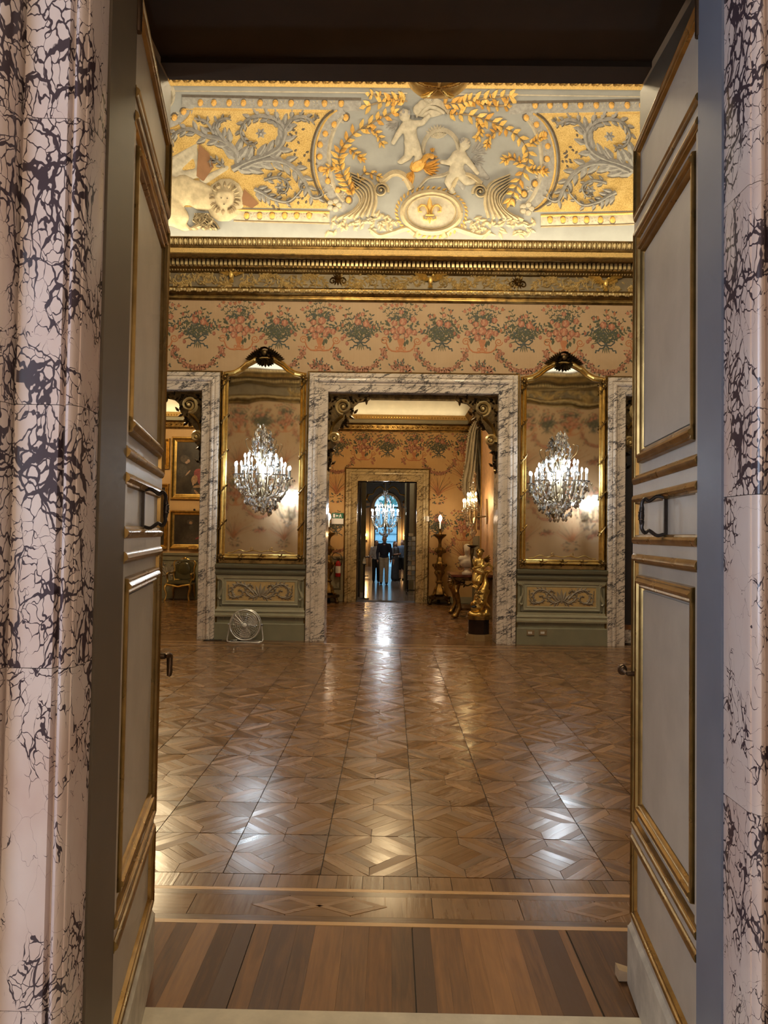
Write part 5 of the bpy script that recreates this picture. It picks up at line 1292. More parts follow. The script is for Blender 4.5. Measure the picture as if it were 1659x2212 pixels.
# torcheres
def torchere(x, y, label):
    t = thing('torchere', label, 'torchere', (x, y, 0), 'carved torcheres flanking the inner doorway'); g, d = M['gold_d'], M['gold_dk']
    b = MB(); b.lathe([(.10, .20), (.16, .26), (.13, .38), (.08, .46), (.07, .52), (.10, .56), (.06, .60), (.055, .66), (.09, .72), (.115, .80), (.10, .86), (.13, .90), (.135, .93), (.16, .97), (.175, 1.02), (.10, 1.04), (.07, 1.10), (.075, 1.16), (.05, 1.20), (.06, 1.26), (.11, 1.33), (.125, 1.38), (.09, 1.43), (.04, 1.46), (.035, 1.56), (.05, 1.63), (.07, 1.67), (.16, 1.74), (.165, 1.78), (.05, 1.78), (.04, 1.80), (.035, 1.90), (.045, 1.92), (0, 1.92)], (0, 0, 0), 18, wob=lambda a, h: 1+.06*math.cos(6*a)*(h < 1.6)); b.build('baluster_shaft', g, t)
    b = MB(); b.prism([(.30*math.cos(a), .30*math.sin(a)) for a in [PI/2+2*PI*k/9 for k in range(9)]], lambda a, c, d_: (a, c, d_), .14, .20); b.build('base_plinth', d, t)
    for k in range(3):
        a = PI/6+2*PI*k/3+PI; c, s = math.cos(a), math.sin(a)
        fuse('lion_foot', [((.20*c, .20*s, .15), .05, (.27*c, .27*s, .10), .045), ((.27*c, .27*s, .10), .04, (.26*c, .26*s, .04), .045), ((.29*c, .29*s, .035), (.055, .055, .035))], .014, d, t, 3)
        b = MB(); b.tube(bez([(.05*c, .05*s, .46), (.13*c, .13*s, .40), (.12*c, .12*s, .30), (.20*c, .20*s, .22), (.24*c, .24*s, .24)], 5), .028, 8); b.build('scroll_bracket', g, t)
    b = MB()
    for zz, rr_ in ((1.36, .12), (.80, .11), (.99, .165)):
        for k in range(10): a = 2*PI*k/10; S = lambda u, v, h: ((rr_+h)*math.cos(a+u/rr_), (rr_+h)*math.sin(a+u/rr_), zz+v); leaf(b, S, 0, -.05, PI/2, .11, .06, .03)
    tag(b.build('leaf_carving', g, t), kind='stuff')
    b = MB(); b.lathe([(0, 1.92), (.018, 1.92), (.018, 2.10), (0, 2.10)], (0, 0, 0), 10); b.build('candle_tube', M['candle'], t)
    b = MB(); b.lathe([(0, 2.10), (.02, 2.105), (.045, 2.15), (.05, 2.19), (.035, 2.24), (.01, 2.275), (0, 2.28)], (0, 0, 0), 12); b.build('bulb', glow('lit_bulb_peach', (1, .78, .58), 6), t)
    point('torchere_light', (x, y-.12, 2.2), 9, (1, .76, .5), .06)
torchere(P(950, 1200, 18.8).x, 18.8, 'carved torchere with a lit bulb beside the console table'); torchere(P(709.5, 1200, 18.8).x, 18.8, 'carved torchere half hidden behind the marble jamb near the extinguisher')

# console table with bust
TX, TY = 1.72, 16.15
t = thing('console_table', 'carved gilt console table with dark marble top behind the cherub', 'table', (TX, TY, 0))
b = MB(); b.prism([(-.44, -.62), (.44, -.62), (.44, .62), (-.44, .62)], lambda a, c, d: (a, c, d), .885, .93); b.prism([(-.42, -.60), (.42, -.60), (.42, .60), (-.42, .60)], lambda a, c, d: (a, c, d), .87, .885); b.build('marble_top', plain('oxblood_marble', (.11, .035, .025), .15, 0, .5, 8), t)
b = MB(); b.box((-.40, -.58, .80), (.40, .58, .87)); b.build('apron', M['gold_dk'], t)
b = MB(); S = lambda a, c, h: (a, -.58-h, .80+c)
for sg in (-1, 1):
    ribbon(b, S, spiral(sg*.2, -.02, .01, .07, 0, 1.4*sg), .025, .04); ribbon(b, S, cr([(0, -.06), (sg*.1, -.10), (sg*.22, -.02), (sg*.38, .04)]), .03, .04)
for k in range(16): leaf(b, S, R.uniform(-.38, .38), R.uniform(-.1, .04), R.random()*6.3, .08, .04, .04)
S = lambda a, c, h: (-.40-h, a, .80+c)
for k in range(24): leaf(b, S, R.uniform(-.55, .55), R.uniform(-.1, .04), R.random()*6.3, .08, .04, .04)
b.build('carved_apron_relief', M['gold_d'], t)
for sx in (-1, 1):
    for sy in (-1, 1):
        x, y = sx*.27, sy*.47
        fuse('carved_leg', [((x, y, .80), .075, (x+sx*.06, y, .62), .085), ((x+sx*.06, y, .62), .07, (x, y, .42), .05), ((x, y, .42), .05, (x-sx*.03, y, .22), .045), ((x-sx*.03, y, .22), .05, (x+sx*.05, y, .07), .06), ((x+sx*.07, y-.02, .045), (.085, .07, .045)), ((x+sx*.04, y-.06, .56), .05, (x+sx*.02, y-.05, .44), .03)], .022, M['gold_d'], t, 3)
b = MB(); b.box((-.25, -.42, .16), (.25, .42, .21)); b.build('stretcher', M['gold_dk'], t)
t = thing('marble_bust', 'pale marble bust standing on the console table', 'bust', (1.66, 15.95, .93)); ms = plain('pale_statue_marble', (.55, .50, .42), .4, 0, .1)
b = MB(); b.lathe([(0, 0), (.11, 0), (.11, .03), (.08, .05), (.055, .09), (.07, .12), (0, .12)], (0, 0, 0), 16); b.build('socle', ms, t)
fuse('bust_figure', [((0, 0, .24), (.17, .10, .12)), ((-.13, 0, .32), .07, (.13, 0, .32), .07), ((0, 0, .32), .055, (0, 0, .44), .05), ((0, -.01, .52), (.075, .09, .11)), ((0, -.095, .50), (.016, .025, .025)), ((0, .03, .58), (.08, .08, .07))], .016, ms, t, 3)

# gilded cherub riding a dolphin on a plinth, in the doorway reveal
CP = lambda px, py, d=0: P(px, py, 12.52+d)
bc = G(1035, 1381); t = thing('cherub_statue', 'gilded cherub astride a dolphin on a black plinth in the central doorway', 'statue', (CP(1034, 1300).x, 12.52, 0)); OC = Vector((CP(1034, 1300).x, 12.52, 0))
def c_(px, py, d=0): return CP(px, py, d)-OC
k_ = 1/127.0
oct_ = lambda r: [(r*math.cos(PI/8+k*PI/4), r*math.sin(PI/8+k*PI/4)) for k in range(8)]
pl = lambda a, c, d: (a, c*.85, d)
b = MB(); b.prism(oct_(.225), pl, 0, .08); b.prism(oct_(.205), pl, .08, .10); b.build('plinth_base', plain('gilt_ochre_wood', (.30, .19, .08), .45, .2, .15), t)
b = MB(); b.prism(oct_(.185), pl, .10, .345); b.build('plinth_block', plain('black_red_marble', (.012, .005, .004), .2, 0, .5, 10), t)
b = MB(); b.prism(oct_(.20), pl, .345, .365); b.prism(oct_(.225), pl, .365, .39); b.prism(oct_(.205), pl, .39, .41); b.build('plinth_cap', M['gold_d'], t)
fuse('rock_base', [((-.06, 0, .43), (.14, .13, .05)), ((.08, 0, .43), (.12, .12, .06)), ((-.13, -.06, .44), (.06, .05, .045)), ((.0, -.09, .43), (.07, .05, .05)), ((.13, -.03, .47), (.05, .06, .06))], .014, M['gold'], t, 2)
D = lambda px, py, r, px2, py2, r2, d=0, d2=0: (c_(px, py, d), r*k_, c_(px2, py2, d2), r2*k_)
E = lambda px, py, rx, rz_, d=0, ry=None: (c_(px, py, d), (rx*k_, (ry or rx)*k_, rz_*k_))
fuse('dolphin', [E(1031, 1311, 14, 10), D(1031, 1310, 12, 1038, 1293, 15), D(1038, 1293, 15, 1044, 1276, 11), D(1044, 1276, 11, 1049, 1262, 7.5, 0, .03), D(1049, 1262, 7, 1047, 1248, 5, .03, .05), D(1047, 1248, 5, 1052, 1238, 4, .05, .05), E(1056, 1234, 7, 3, .05), E(1046, 1233, 5, 3, .05), D(1022, 1316, 6, 1034, 1320, 7, -.04, -.02), D(1022, 1305, 6, 1030, 1302, 8, -.05, -.03), E(1041, 1302, 4.5, 4.5, -.10), E(1024, 1303, 4, 4, -.09), D(1050, 1288, 4, 1058, 1276, 2, 0, -.02), D(1048, 1302, 4, 1058, 1312, 2, 0, -.03)], .013, M['gold'], t, 3)
b = MB(); b.ell(c_(1024, 1310.5, -.085), (6.5*k_, .035, 3.2*k_), 12, 8); b.build('dolphin_mouth', M['black'], t)
b = MB()
for k in range(22): S = lambda a, c, h: tuple(c_(1038+a, 1290+c, -.12+.0)+Vector((0, -h, 0))); leaf(b, S, R.uniform(-10, 9), R.uniform(-16, 12), PI/2+.5, 6, 5, .012)
b.build('dolphin_scales', M['gold_d'], t)
fuse('cherub_body', [E(1036, 1195, 7.8, 8.6, -.03), E(1033.5, 1197.5, 4, 4, -.08), D(1036, 1202, 4, 1036, 1208, 5, -.02, 0), D(1036, 1212, 9, 1034, 1230, 9.5), E(1034, 1236, 10, 9, -.01), D(1028, 1242, 8, 1025, 1254, 6.5, -.02, -.05), D(1025, 1254, 5.5, 1026, 1264, 4, -.05, -.04), E(1024, 1267, 5, 2.6, -.08), D(1038, 1242, 8, 1034, 1256, 6.5, 0, -.08), D(1034, 1256, 5.5, 1031, 1267, 4, -.08, -.07), E(1029, 1270, 5, 2.6, -.11),
    D(1029, 1210, 4.6, 1023, 1219, 3.9, -.02, -.05), D(1023, 1219, 3.8, 1018.5, 1205, 3, -.05, -.06), E(1018.5, 1202, 3.2, 3, -.06), D(1042, 1210, 4.6, 1041, 1222, 4, -.02, -.06), D(1041, 1222, 3.8, 1028, 1226, 3, -.06, -.10), E(1026, 1226, 3.2, 2.8, -.10)]
    +[D(1018+q*1.3, 1201, .9, 1017+q*1.4, 1197, .8, -.07, -.075) for q in (-1, 0, 1, 2)], .009, M['gold'], t, 3)
b = MB()
for k in range(26):
    a = R.random()*PI*.9+.1; z = R.random(); b.ell(c_(1036.5+7.6*math.cos(a)*math.sqrt(1-z*z*.8), 1192-6*z, -.03+.06*math.sin(a)), (2.6*k_,)*3, 7, 5)
b.build('curled_hair', M['gold_d'], t)
fuse('drapery', [D(1024, 1228, 5, 1044, 1224, 6, -.05, -.05), D(1044, 1224, 5, 1054, 1218, 4, -.05, 0), D(1054, 1218, 4, 1063, 1225, 3, 0, .02), D(1063, 1225, 3, 1062, 1234, 2, .02, .02), D(1030, 1232, 6, 1042, 1236, 6, -.06, -.05)], .012, M['gold_b'], t, 2)
b = MB()
for k in range(5): S = lambda a, c, h: tuple(c_(1044+a, 1208+c, .04)+Vector((0, -h, 0))); leaf(b, S, 0, 0, -.6+k*.3, 17, 5, .03)
b.build('wing', M['gold_d'], t)
b = MB(); b.tube([c_(1021, 1226, -.06), c_(1019, 1208, -.06), c_(1019.5, 1190, -.06), c_(1020, 1184, -.06)], [.018, .022, .035, .04], 10); b.lathe([(.02, 0), (.05, .015), (.085, .035), (.09, .05), (.03, .05)], c_(1020.5, 1184, -.06), 14, wob=lambda a, h: 1+.1*math.cos(7*a)); b.build('torch_holder', M['gold_dk'], t)

# curtain, near-black wall strip and panel on the window side
cu_l = cr([(1028, 905), (1014, 930), (1008, 965), (1004, 1005), (998, 1040), (1001, 1064), (1009, 1082), (1016, 1096)], 6); cu_r = cr([(1035, 905), (1035, 935), (1035, 965), (1034, 1000), (1035, 1035), (1032, 1060), (1027, 1082), (1021, 1096)], 6)
b = MB(); nv = len(cu_l); nu = 22; vs = []
for i in range(nv):
    for j in range(nu+1):
        u = j/nu; p = P(cu_l[i][0]*(1-u)+cu_r[i][0]*u, cu_l[i][1], 18.35); fold = .05*math.sin(u*26+i*.25)+.03*math.sin(u*11-i*.12); vs.append((p.x, p.y+fold-.10*math.sin(PI*u), p.z))
n0 = len(vs); vs += [(x, y+.08, z) for x, y, z in vs]
b.add(vs, [(i*(nu+1)+j, i*(nu+1)+j+1, (i+1)*(nu+1)+j+1, (i+1)*(nu+1)+j) for i in range(nv-1) for j in range(nu)]+[(n0+i*(nu+1)+j, n0+(i+1)*(nu+1)+j, n0+(i+1)*(nu+1)+j+1, n0+i*(nu+1)+j+1) for i in range(nv-1) for j in range(nu)])
t = thing('swagged_curtain', 'cream swagged silk curtain with tasselled edge above the wall sconce', 'curtain', tuple(P(1016, 1096, 18.35))); o = b.build('curtain_cloth', plain('cream_silk', (.50, .44, .32), .5, 0, .15, 10), t, True); o.location = -Vector(t.location)
b = MB()
for q in (cu_l, cu_r):
    for x, y in q[::1]: b.ell(P(x, y, 18.30), .022, 6, 4)
o = b.build('tassel_fringe', M['cream'], t); o.location = -Vector(t.location); tag(o, kind='stuff')
b = MB(); b.box((RX1-.04, 17.62, 1.9), (RX1-.012, 18.2, 4.42)); tag(b.build('dark_wall_strip', plain('near_black_gloss', (.008, .008, .010), .08, 0, .1)), 'tall black strip on the wall behind the crystal sconce', 'mirror')
b = MB(); b.box((RX1-.04, 17.50, .2), (RX1, 17.62, 4.42)); b.box((RX1-.04, 15.0, .2), (RX1, 15.08, 4.42)); b.box((RX1-.02, 15.08, 1.0), (RX1, 17.5, 4.42), 1); struct(b.build('trim_35', [M['gold'], plain('rose_silk_panel', (.50, .30, .17), .5, 0, .22, 9)]), 'rose silk wall panel with gilt borders beside the crystal sconce')
b = MB(); b.box((RX1-.035, 17.62, 0), (RX1, Y2, 1.75)); b.box((RX1-.05, 17.9, 0), (RX1, 18.0, 1.75)); struct(b.build('trim_36', M['dado']), 'sage pilaster strip beside the console table')
sconce((RX1-.03, 16.4, 1.76), -PI/2, 1.02, 'warm lit crystal sconce hanging above the cherub statue', None, 70, 46, (1, .70, .32), M['bulb_w'], seed=8)

# ------------------------------------------------------------------ gallery behind the inner doorway
YG = 40.0
gx0, gx1 = -2.4, 2.2
M['floor3'] = plain('gallery_terrazzo', (.20, .155, .12), .16, 0, .2, 5, .05, 14)
fl3 = MB(); fl3.box((gx0-.3, Y2+.5, -.05), (gx1+.3, YG+.5, -.004)); floor3 = struct(fl3.build('floor_gallery', M['floor3']), 'polished gallery floor under the visitors')
M['gal'] = plain('umber_gallery_wall', (.22, .14, .07), .5, 0, .15, 4)
M['slate'] = plain('slate_painted_panel', (.035, .04, .042), .35, 0, .2, 5)
boxs('wall_gallery_left', M['gal'], ((gx0-.2, Y2+.5, 0), (gx0, YG, 5.6))); boxs('wall_gallery_right', M['gal'], ((gx1, Y2+.5, 0), (gx1+.2, YG, 5.6))); boxs('ceiling_gallery', M['slate'], ((gx0-.2, Y2+.5, 5.5), (gx1+.2, YG+.4, 5.7)))
XW = P(833.5, 1155, YG).x; HW = .64; ZS, ZA = 3.25, 3.92
arc_ = [(HW*math.cos(a), ZS+(ZA-ZS)*math.sin(a)) for a in [PI*k/20 for k in range(21)]]
b = MB(); wy = YG
for s0, pts in (('x', None),):
    b.box((gx0, wy, 0), (XW-HW, wy+.35, 5.6)); b.box((XW+HW, wy, 0), (gx1, wy+.35, 5.6))
    for k in range(20):
        (xa, za), (xb, zb_) = arc_[k], arc_[k+1]
        b.add([(XW+xa, wy, za), (XW+xb, wy, zb_), (XW+xb, wy, 5.6), (XW+xa, wy, 5.6), (XW+xa, wy+.35, za), (XW+xb, wy+.35, zb_)], [(0, 1, 2, 3), (0, 4, 5, 1)])
wg = struct(b.build('wall_gallery_end', M['gal']))
b = MB(); path = [Vector((XW-HW, wy, 0))]+[Vector((XW-x, wy, z)) for x, z in arc_]+[Vector((XW+HW, wy, 0))]
b.sweep([(0, 0), (0, .05), (.03, .06), (.09, .05), (.10, .08), (.15, .07), (.16, 0)], path, (0, -1, 0), False); win = struct(b.build('window_1', plain('pale_window_moulding', (.42, .38, .33), .5)), 'tall arched window letting blue daylight into the gallery')
b = MB(); b.box((XW-HW, wy+.16, 0), (XW-HW+.06, wy+.22, ZS)); b.box((XW+HW-.06, wy+.16, 0), (XW+HW, wy+.22, ZS)); b.box((XW-.025, wy+.16, 0), (XW+.025, wy+.22, ZA)); b.box((XW-HW, wy+.16, .9), (XW+HW, wy+.22, .96)); b.box((XW-HW, wy+.16, ZS-.03), (XW+HW, wy+.22, ZS+.03)); b.build('window_frame', M['slate'], win)
b = MB(); b.add([(XW+x, wy+.19, z) for x, z in [(HW, 0)]+arc_+[(-HW, 0)]], [list(range(23))]); b.build('window_pane', NT('window_glass').fin((.95, .98, 1), .02, 0, Transmission_Weight=1, IOR=1.02, Alpha=.25), win, False)
# slate spandrel with gilded scrollwork over the window, pilasters beside it
b = MB(); b.prism([(-1.25, 3.1)]+[(-(HW+.2)*math.cos(a), 3.25+.85*math.sin(a)) for a in [PI*k/16 for k in range(17)]]+[(1.25, 3.1), (1.25, 5.5), (-1.25, 5.5)], lambda a, c, d: (XW+a, wy-.06-d, c), 0, .03)
sp = struct(b.build('trim_40', M['slate']), 'dark painted panel with gilded scrolls over the arched window'); b = MB(); S = lambda a, c, h: (XW+a, wy-.10-h, c)
for sg in (-1, 1):
    for pts, w in (([(sg*.1, 4.2), (sg*.35, 4.35), (sg*.6, 4.2), (sg*.75, 3.95), (sg*.95, 3.9), (sg*1.1, 3.6)], .06), ([(sg*.15, 4.45), (sg*.3, 4.7), (sg*.5, 4.75), (sg*.52, 4.6), (sg*.42, 4.58)], .05), ([(sg*1.15, 3.2), (sg*1.2, 4.4), (sg*.9, 5.0), (sg*.4, 5.3)], .08), ([(sg*.9, 3.5), (sg*1.05, 3.7), (sg*1.0, 3.95)], .07)): ribbon(b, S, cr(pts, 6), w, .05)
b.build('gilded_scrollwork', M['gold'], sp)
for sg in (-1, 1):
    b = MB()
    for x0, x1, d in ((HW+.28, HW+.5, .08), (HW+.6, HW+.9, .12)): b.box((min(XW+sg*x0, XW+sg*x1), wy-d, 0), (max(XW+sg*x0, XW+sg*x1), wy, 3.3)); b.box((min(XW+sg*x0, XW+sg*x1)-.03, wy-d-.03, 3.3), (max(XW+sg*x0, XW+sg*x1)+.03, wy, 3.45))
    struct(b.build('trim_%d' % (42+sg), plain('buff_pilaster', (.36, .25, .14), .4)), 'buff pilasters beside the arched window')
# outside: facade with ledges and trees in daylight
b = MB(); b.box((-9, 54, -3), (9, 54.5, 3.6)); ext = struct(b.build('wall_outside', plain('sunlit_facade', (.50, .78, .86), .7, 0, .06)), 'pale facade with dark ledges seen through the arched window')
for z in (-.1, .55, 1.2, 1.75, 2.3): b = MB(); b.box((-9, 53.9, z), (9, 54, z+.06)); b.build('facade_ledge', plain('ledge', (.10, .26, .32), .7), ext)
rr = random.Random(2)
for k in range(5):
    t = thing('garden_tree', ['tree crown furthest along the facade behind the window', 'tree crown second along the facade behind the window', 'tree crown in the middle of the arched window', 'tree crown fourth along the facade behind the window', 'tree crown at the end of the row outside the window'][k], 'tree', (-5+2.5*k, 58, 0), 'trees outside the gallery window'); b = MB()
    for q in range(160):
        a = rr.random()*6.3; d = .85*rr.random()**.5; z = 5.2+rr.gauss(0, 1.1); S = lambda u, v, h: (d*math.cos(a)+u, d*math.sin(a)-h, z+v); leaf(b, S, 0, 0, rr.random()*6.3, .32, .2, .05)
    b.build('foliage', plain('pale_foliage', (.16, .40, .34), .7, 0, .3), t); b = MB(); b.tube([(0, 0, 0), (.05, 0, 2.5), (0, 0, 5)], [.16, .12, .06], 8); b.build('trunk', M['iron'], t)
# deep jambs of the inner doorway: dark opened leaves, black strips stand in for the shaded gaps
for i, (pa, pb, yy, mt, zt_) in enumerate(((769.5, 774, 19.72, M['lining'], 3.14), (774, 779.5, 20.6, M['black'], 3.3), (779.5, 790, 22.3, M['dado_d'], 3.5), (884, 895.5, 22.6, M['dado_l'], 3.5), (877, 884, 22.8, M['black'], 3.5), (873.5, 877.5, 23.2, M['dado_d'], 3.5))):
    xa, xb = P(pa, 1150, yy).x, P(pb, 1150, yy).x
    b = MB(); b.box((xa, yy, 0), (xb, yy+.10, zt_)); w_ = xb-xa
    for z0_, z1_ in ((.25, 1.0), (1.1, 1.5), (1.6, zt_-.15)): b.box((xa+w_*.2, yy-.012, z0_), (xb-w_*.2, yy, z1_))
    struct(b.build('door_%d' % (5+i), mt), 'panelled leaf or black gap strip in the deep jamb of the inner doorway')
sconce((P(832, 1100, 28).x, 28, 1.70), 0, 1.28, 'large crystal chandelier hanging before the arched window', None, 84, 90, (.9, .95, 1), M['bulb'], 'chandelier', False, 6)
t = [o for o in bpy.data.objects if o.name.startswith('crystal_chandelier')][0]; b = MB(); b.tube([(0, 0, 1.3), (0, 0, 2.96)], .008, 6); b.build('hanging_chain', M['gold'], t)
for sg, px in ((-1, 791), (1, 875)):
    p = P(px, 1160, 39.8); t = thing('gallery_lamp', 'warm wall lamp in the gallery beyond the woman in white' if sg < 0 else 'warm wall lamp in the gallery beyond the visitor in blue', 'lamp', (p.x, 39.8, 1.45), 'warm wall lamps in the gallery')
    b = MB(); b.lathe([(0, 0), (.06, .01), (.04, .05), (.015, .1), (.015, .22), (0, .22)], (0, 0, 0), 10); b.tube([(0, 0, .05), (0, .18, .05)], .015, 6); b.build('lamp_bracket', M['gold'], t); b = MB(); b.lathe([(0, .2), (.04, .22), (.05, .27), (.02, .33), (0, .33)], (0, 0, 0), 10); b.build('bulb', M['bulb_w'], t); point('gallery_lamp_light', (p.x, 39.5, 1.7), 40, (1, .62, .25), .08)
area('gallery_sky_light', (XW, YG+2.6, 5.4), (0, -1, -.85), 2.5, 1.6, 200, (.55, .75, 1))

point('gallery_front_fill', (-.2, 22.3, 4.7), 190, (1, .86, .68), .2)  # added unseen light, brightens the visitors from the front
# ------------------------------------------------------------------ visitors
SK = plain('skin', (.42, .25, .17), .5, 0, .05)
def person(label, px, pyfeet, h, clo, hair, turn=0, Yd=None):
    g = G(px, pyfeet); t = thing('person', label, 'person', (g.x, g.y, 0)); t.rotation_euler.z = turn; s = h/1.75; t.scale = (s, s, s)
    hands = []
    for sg in (-1, 1):
        sh = (sg*.19, 0, 1.42); el = (sg*.25, .02, 1.14); wr_ = (sg*.24, -.06, .90); pal = (sg*.235, -.07, .83)
        if clo.get('fold'): el = (sg*.25, -.02, 1.16); wr_ = (sg*.02, -.20, 1.18); pal = (-sg*.05, -.21, 1.19)
        arm = [(sh, .052, el, .042), (el, .04, wr_, .028), (wr_, .027, pal, .036)]
        d = (Vector(pal)-Vector(wr_)).normalized(); sd = Vector((0, 1, 0)) if not clo.get('fold') else Vector((0, 0, 1))
        for q, L in zip((-1.5, -.5, .5, 1.5), (.07, .085, .08, .06)):
            p0 = Vector(pal)+sd*q*.019+d*.02; p1 = p0+d*L*.55; p2 = p1+(d*.8+Vector((-sg*.5, 0, 0))).normalized()*L*.45
            arm += [(p0, .0095, p1, .009), (p1, .009, p2, .008)]
        p0 = Vector(pal)-sd*.03; arm += [(p0, .011, p0+d*.04-sd*.025, .009)]
        hands.append((sh, el, wr_, arm))
    body = [((0, -.01, 1.63), (.075, .092, .115)), ((0, -.10, 1.62), (.014, .022, .022)), ((0, -.088, 1.575), (.026, .012, .009)), ((.078, .01, 1.62), (.012, .022, .032)), ((-.078, .01, 1.62), (.012, .022, .032)), ((0, 0, 1.53), .052, (0, .01, 1.42), .06), ((0, 0, 1.38), (.16, .09, .08)), ((0, 0, 1.2), (.13, .08, .3)), ((0, 0, .98), (.15, .1, .12))]
    for a in hands: body += a[3]
    for sg in (-1, 1): body += [((sg*.085, 0, .92), .085, (sg*.095, -.01, .50), .055), ((sg*.095, -.01, .50), .052, (sg*.10, .01, .10), .036), ((sg*.10, -.05, .045), (.04, .10, .04))]
    fuse('body', body, .0105, SK, t, 2)
    b = MB()
    for sg in (-1, 1): b.ell((sg*.030, -.092, 1.645), (.012, .008, .006), 8, 5)
    b.build('eyes', M['black'], t)
    top = [((0, 0, 1.36), (.19, .115, .11)), ((-.17, 0, 1.42), .066, (.17, 0, 1.42), .066), ((0, 0, 1.38), .15, (0, 0, 1.08), .14), ((0, 0, 1.2), (.175, .125, .26)), ((0, 0, 1.0), (.175, .125, .11))]
    for sh, el, wr_, arm in hands:
        top.append((sh, .068, el, .056))
        if clo.get('long', True): top.append((el, .055, wr_, .040))
    fuse('jacket' if clo.get('long', True) else 'shirt', top, .016, clo['top'], t, 3)
    if clo.get('collar'):
        b = MB(); S = lambda a, c, h_: (a, -.118-h_+.1*max(0, c-.0), 1.36+c); flat(b, S, [(-.035, .10), (.035, .10), (0, -.08)], .02); b.build('shirt_front', clo['collar'], t)
    if clo.get('dress'):
        fuse('skirt', [((0, 0, 1.0), .155, (0, 0, .5), .17), ((0, 0, .5), .17, (0, 0, .12), .19)], .02, clo['low'], t, 3)
    else:
        zk = clo.get('hem', .09); tr = [((0, 0, .98), (.168, .118, .12))]
        for sg in (-1, 1):
            kx = (sg*.095, -.01, .50)
            if zk > .4: tr.append(((sg*.085, 0, .92), .108, (sg*.095, -.01, zk), .09))
            else: tr += [((sg*.085, 0, .92), .105, kx, .078), (kx, .076, (sg*.10, .01, zk), .066)]
        fuse('trousers' if zk < .4 else 'shorts', tr, .016, clo['low'], t, 3)
    for sg in (-1, 1): fuse('shoe', [((sg*.10, -.05, .04), (.05, .125, .045)), ((sg*.10, .03, .06), (.045, .06, .05))], .014, clo.get('shoe', M['black']), t, 2)
    hp = [((0, .018, 1.675), (.083, .092, .085)), ((0, .04, 1.62), (.082, .07, .09))]
    if hair[1] > 0: hp += [((0, .05, 1.62), .08, (0, .07, 1.62-hair[1]), .07), ((-.06, .02, 1.62), .04, (-.07, .02, 1.62-hair[1]), .04), ((.06, .02, 1.62), .04, (.07, .02, 1.62-hair[1]), .04)]
    fuse('hair', hp, .014, hair[0], t, 2)
    return t
cl = lambda n, c: plain(n, c, .8, 0, .15, 14)
person('visitor in navy jacket and beige trousers walking towards the hall', 829, 1262, 1.70, dict(top=cl('navy_cloth', (.010, .012, .03)), low=cl('beige_cloth', (.36, .31, .23)), collar=cl('pink_shirt', (.42, .24, .22))), (cl('grey_hair', (.16, .14, .12)), 0))
person('visitor in white blouse and black trousers beside the navy jacket', 812, 1257, 1.53, dict(top=cl('white_blouse', (.42, .40, .40)), low=cl('black_cloth', (.010, .010, .012)), long=False), (cl('dark_hair', (.03, .02, .015)), .12))
person('visitor with long brown hair in a long grey dress', 853, 1254, 1.50, dict(top=cl('grey_dress_top', (.10, .11, .13)), low=cl('grey_dress', (.055, .06, .075)), dress=True, long=False, fold=True), (cl('brown_hair', (.10, .055, .03)), .32), 1.0)
person('visitor in blue shirt and black shorts near the postcard rack', 868, 1253, 1.56, dict(top=cl('blue_shirt', (.09, .13, .20)), low=cl('black_shorts', (.010, .010, .012)), hem=.52, long=False), (cl('fair_hair', (.28, .20, .12)), .05), -.5)

# postcard rack, sanitiser stand, side table
g = G(888, 1283); t = thing('postcard_rack', 'black wheeled postcard rack beside the inner doorway jamb', 'rack', (g.x, g.y, 0))
b = MB(); b.box((-.16, -.14, .10), (.16, .14, .13)); b.build('rack_base', M['black'], t)
for sx in (-1, 1):
    for sy in (-1, 1): b = MB(); b.lathe([(0, -.015), (.045, -.015), (.05, 0), (.045, .015), (0, .015)], (sx*.14, sy*.12, .05), 12, axis='x'); b.build('wheel', M['iron'], t)
    b = MB(); b.tube([(sx*.12, .05, .13), (sx*.12, .05, 1.72)], .010, 6); b.build('rack_post', M['iron'], t)
RC = random.Random(3)
for k in range(9):
    z = .42+.145*k
    b = MB(); b.tube([(-.12, .05, z), (-.12, -.06, z), (.12, -.06, z), (.12, .05, z)], .006, 5); b.build('wire_pocket', M['steel'], t)
    for q in range(2):
        b = MB(); x = -.06+.12*q; b.prism([(x-.05, z), (x+.05, z), (x+.05, z+.12), (x-.05, z+.12)], lambda a, c, d: (a, -.03+d+(c-z)*.3, c), 0, .004); b.build('postcard', plain('card_%d' % k, RC.choice(((.5, .5, .48), (.2, .2, .22), (.35, .25, .18), (.10, .12, .16))), .5), t)
b = MB(); b.box((-.10, -.02, 1.72), (.04, .0, 1.80)); b.build('header_card', M['white'], t)
g = G(785.5, 1293); t = thing('sanitiser_stand', 'black post stand with a clear bottle inside the inner doorway', 'stand', (g.x, g.y, 0))
b = MB(); b.box((-.10, -.1, 0), (.14, .1, .02)); b.build('foot_plate', M['black'], t); b = MB(); b.tube([(0, 0, .02), (0, 0, .92)], .020, 8); b.build('post', M['black'], t); b = MB(); b.box((-.05, -.05, .92), (.06, .05, .94)); b.box((0, -.02, .60), (.12, .02, .63)); b.build('shelf', M['black'], t)
b = MB(); b.lathe([(0, .94), (.04, .94), (.042, 1.02), (.03, 1.07), (.012, 1.09), (.012, 1.12), (0, 1.12)], (0, 0, 0), 12); b.build('bottle', plain('clear_bottle', (.5, .55, .6), .1, 0, .05), t); b = MB(); b.lathe([(.043, .955), (.043, 1.01)], (0, 0, 0), 12); b.build('bottle_label', M['white'], t)
g = G(797, 1238); t = thing('ticket_table', 'small dark table with white papers behind the bottle stand', 'table', (g.x, g.y, 0))
b = MB(); b.box((-.28, -.2, .70), (.28, .2, .74)); b.build('table_top', M['slate'], t)
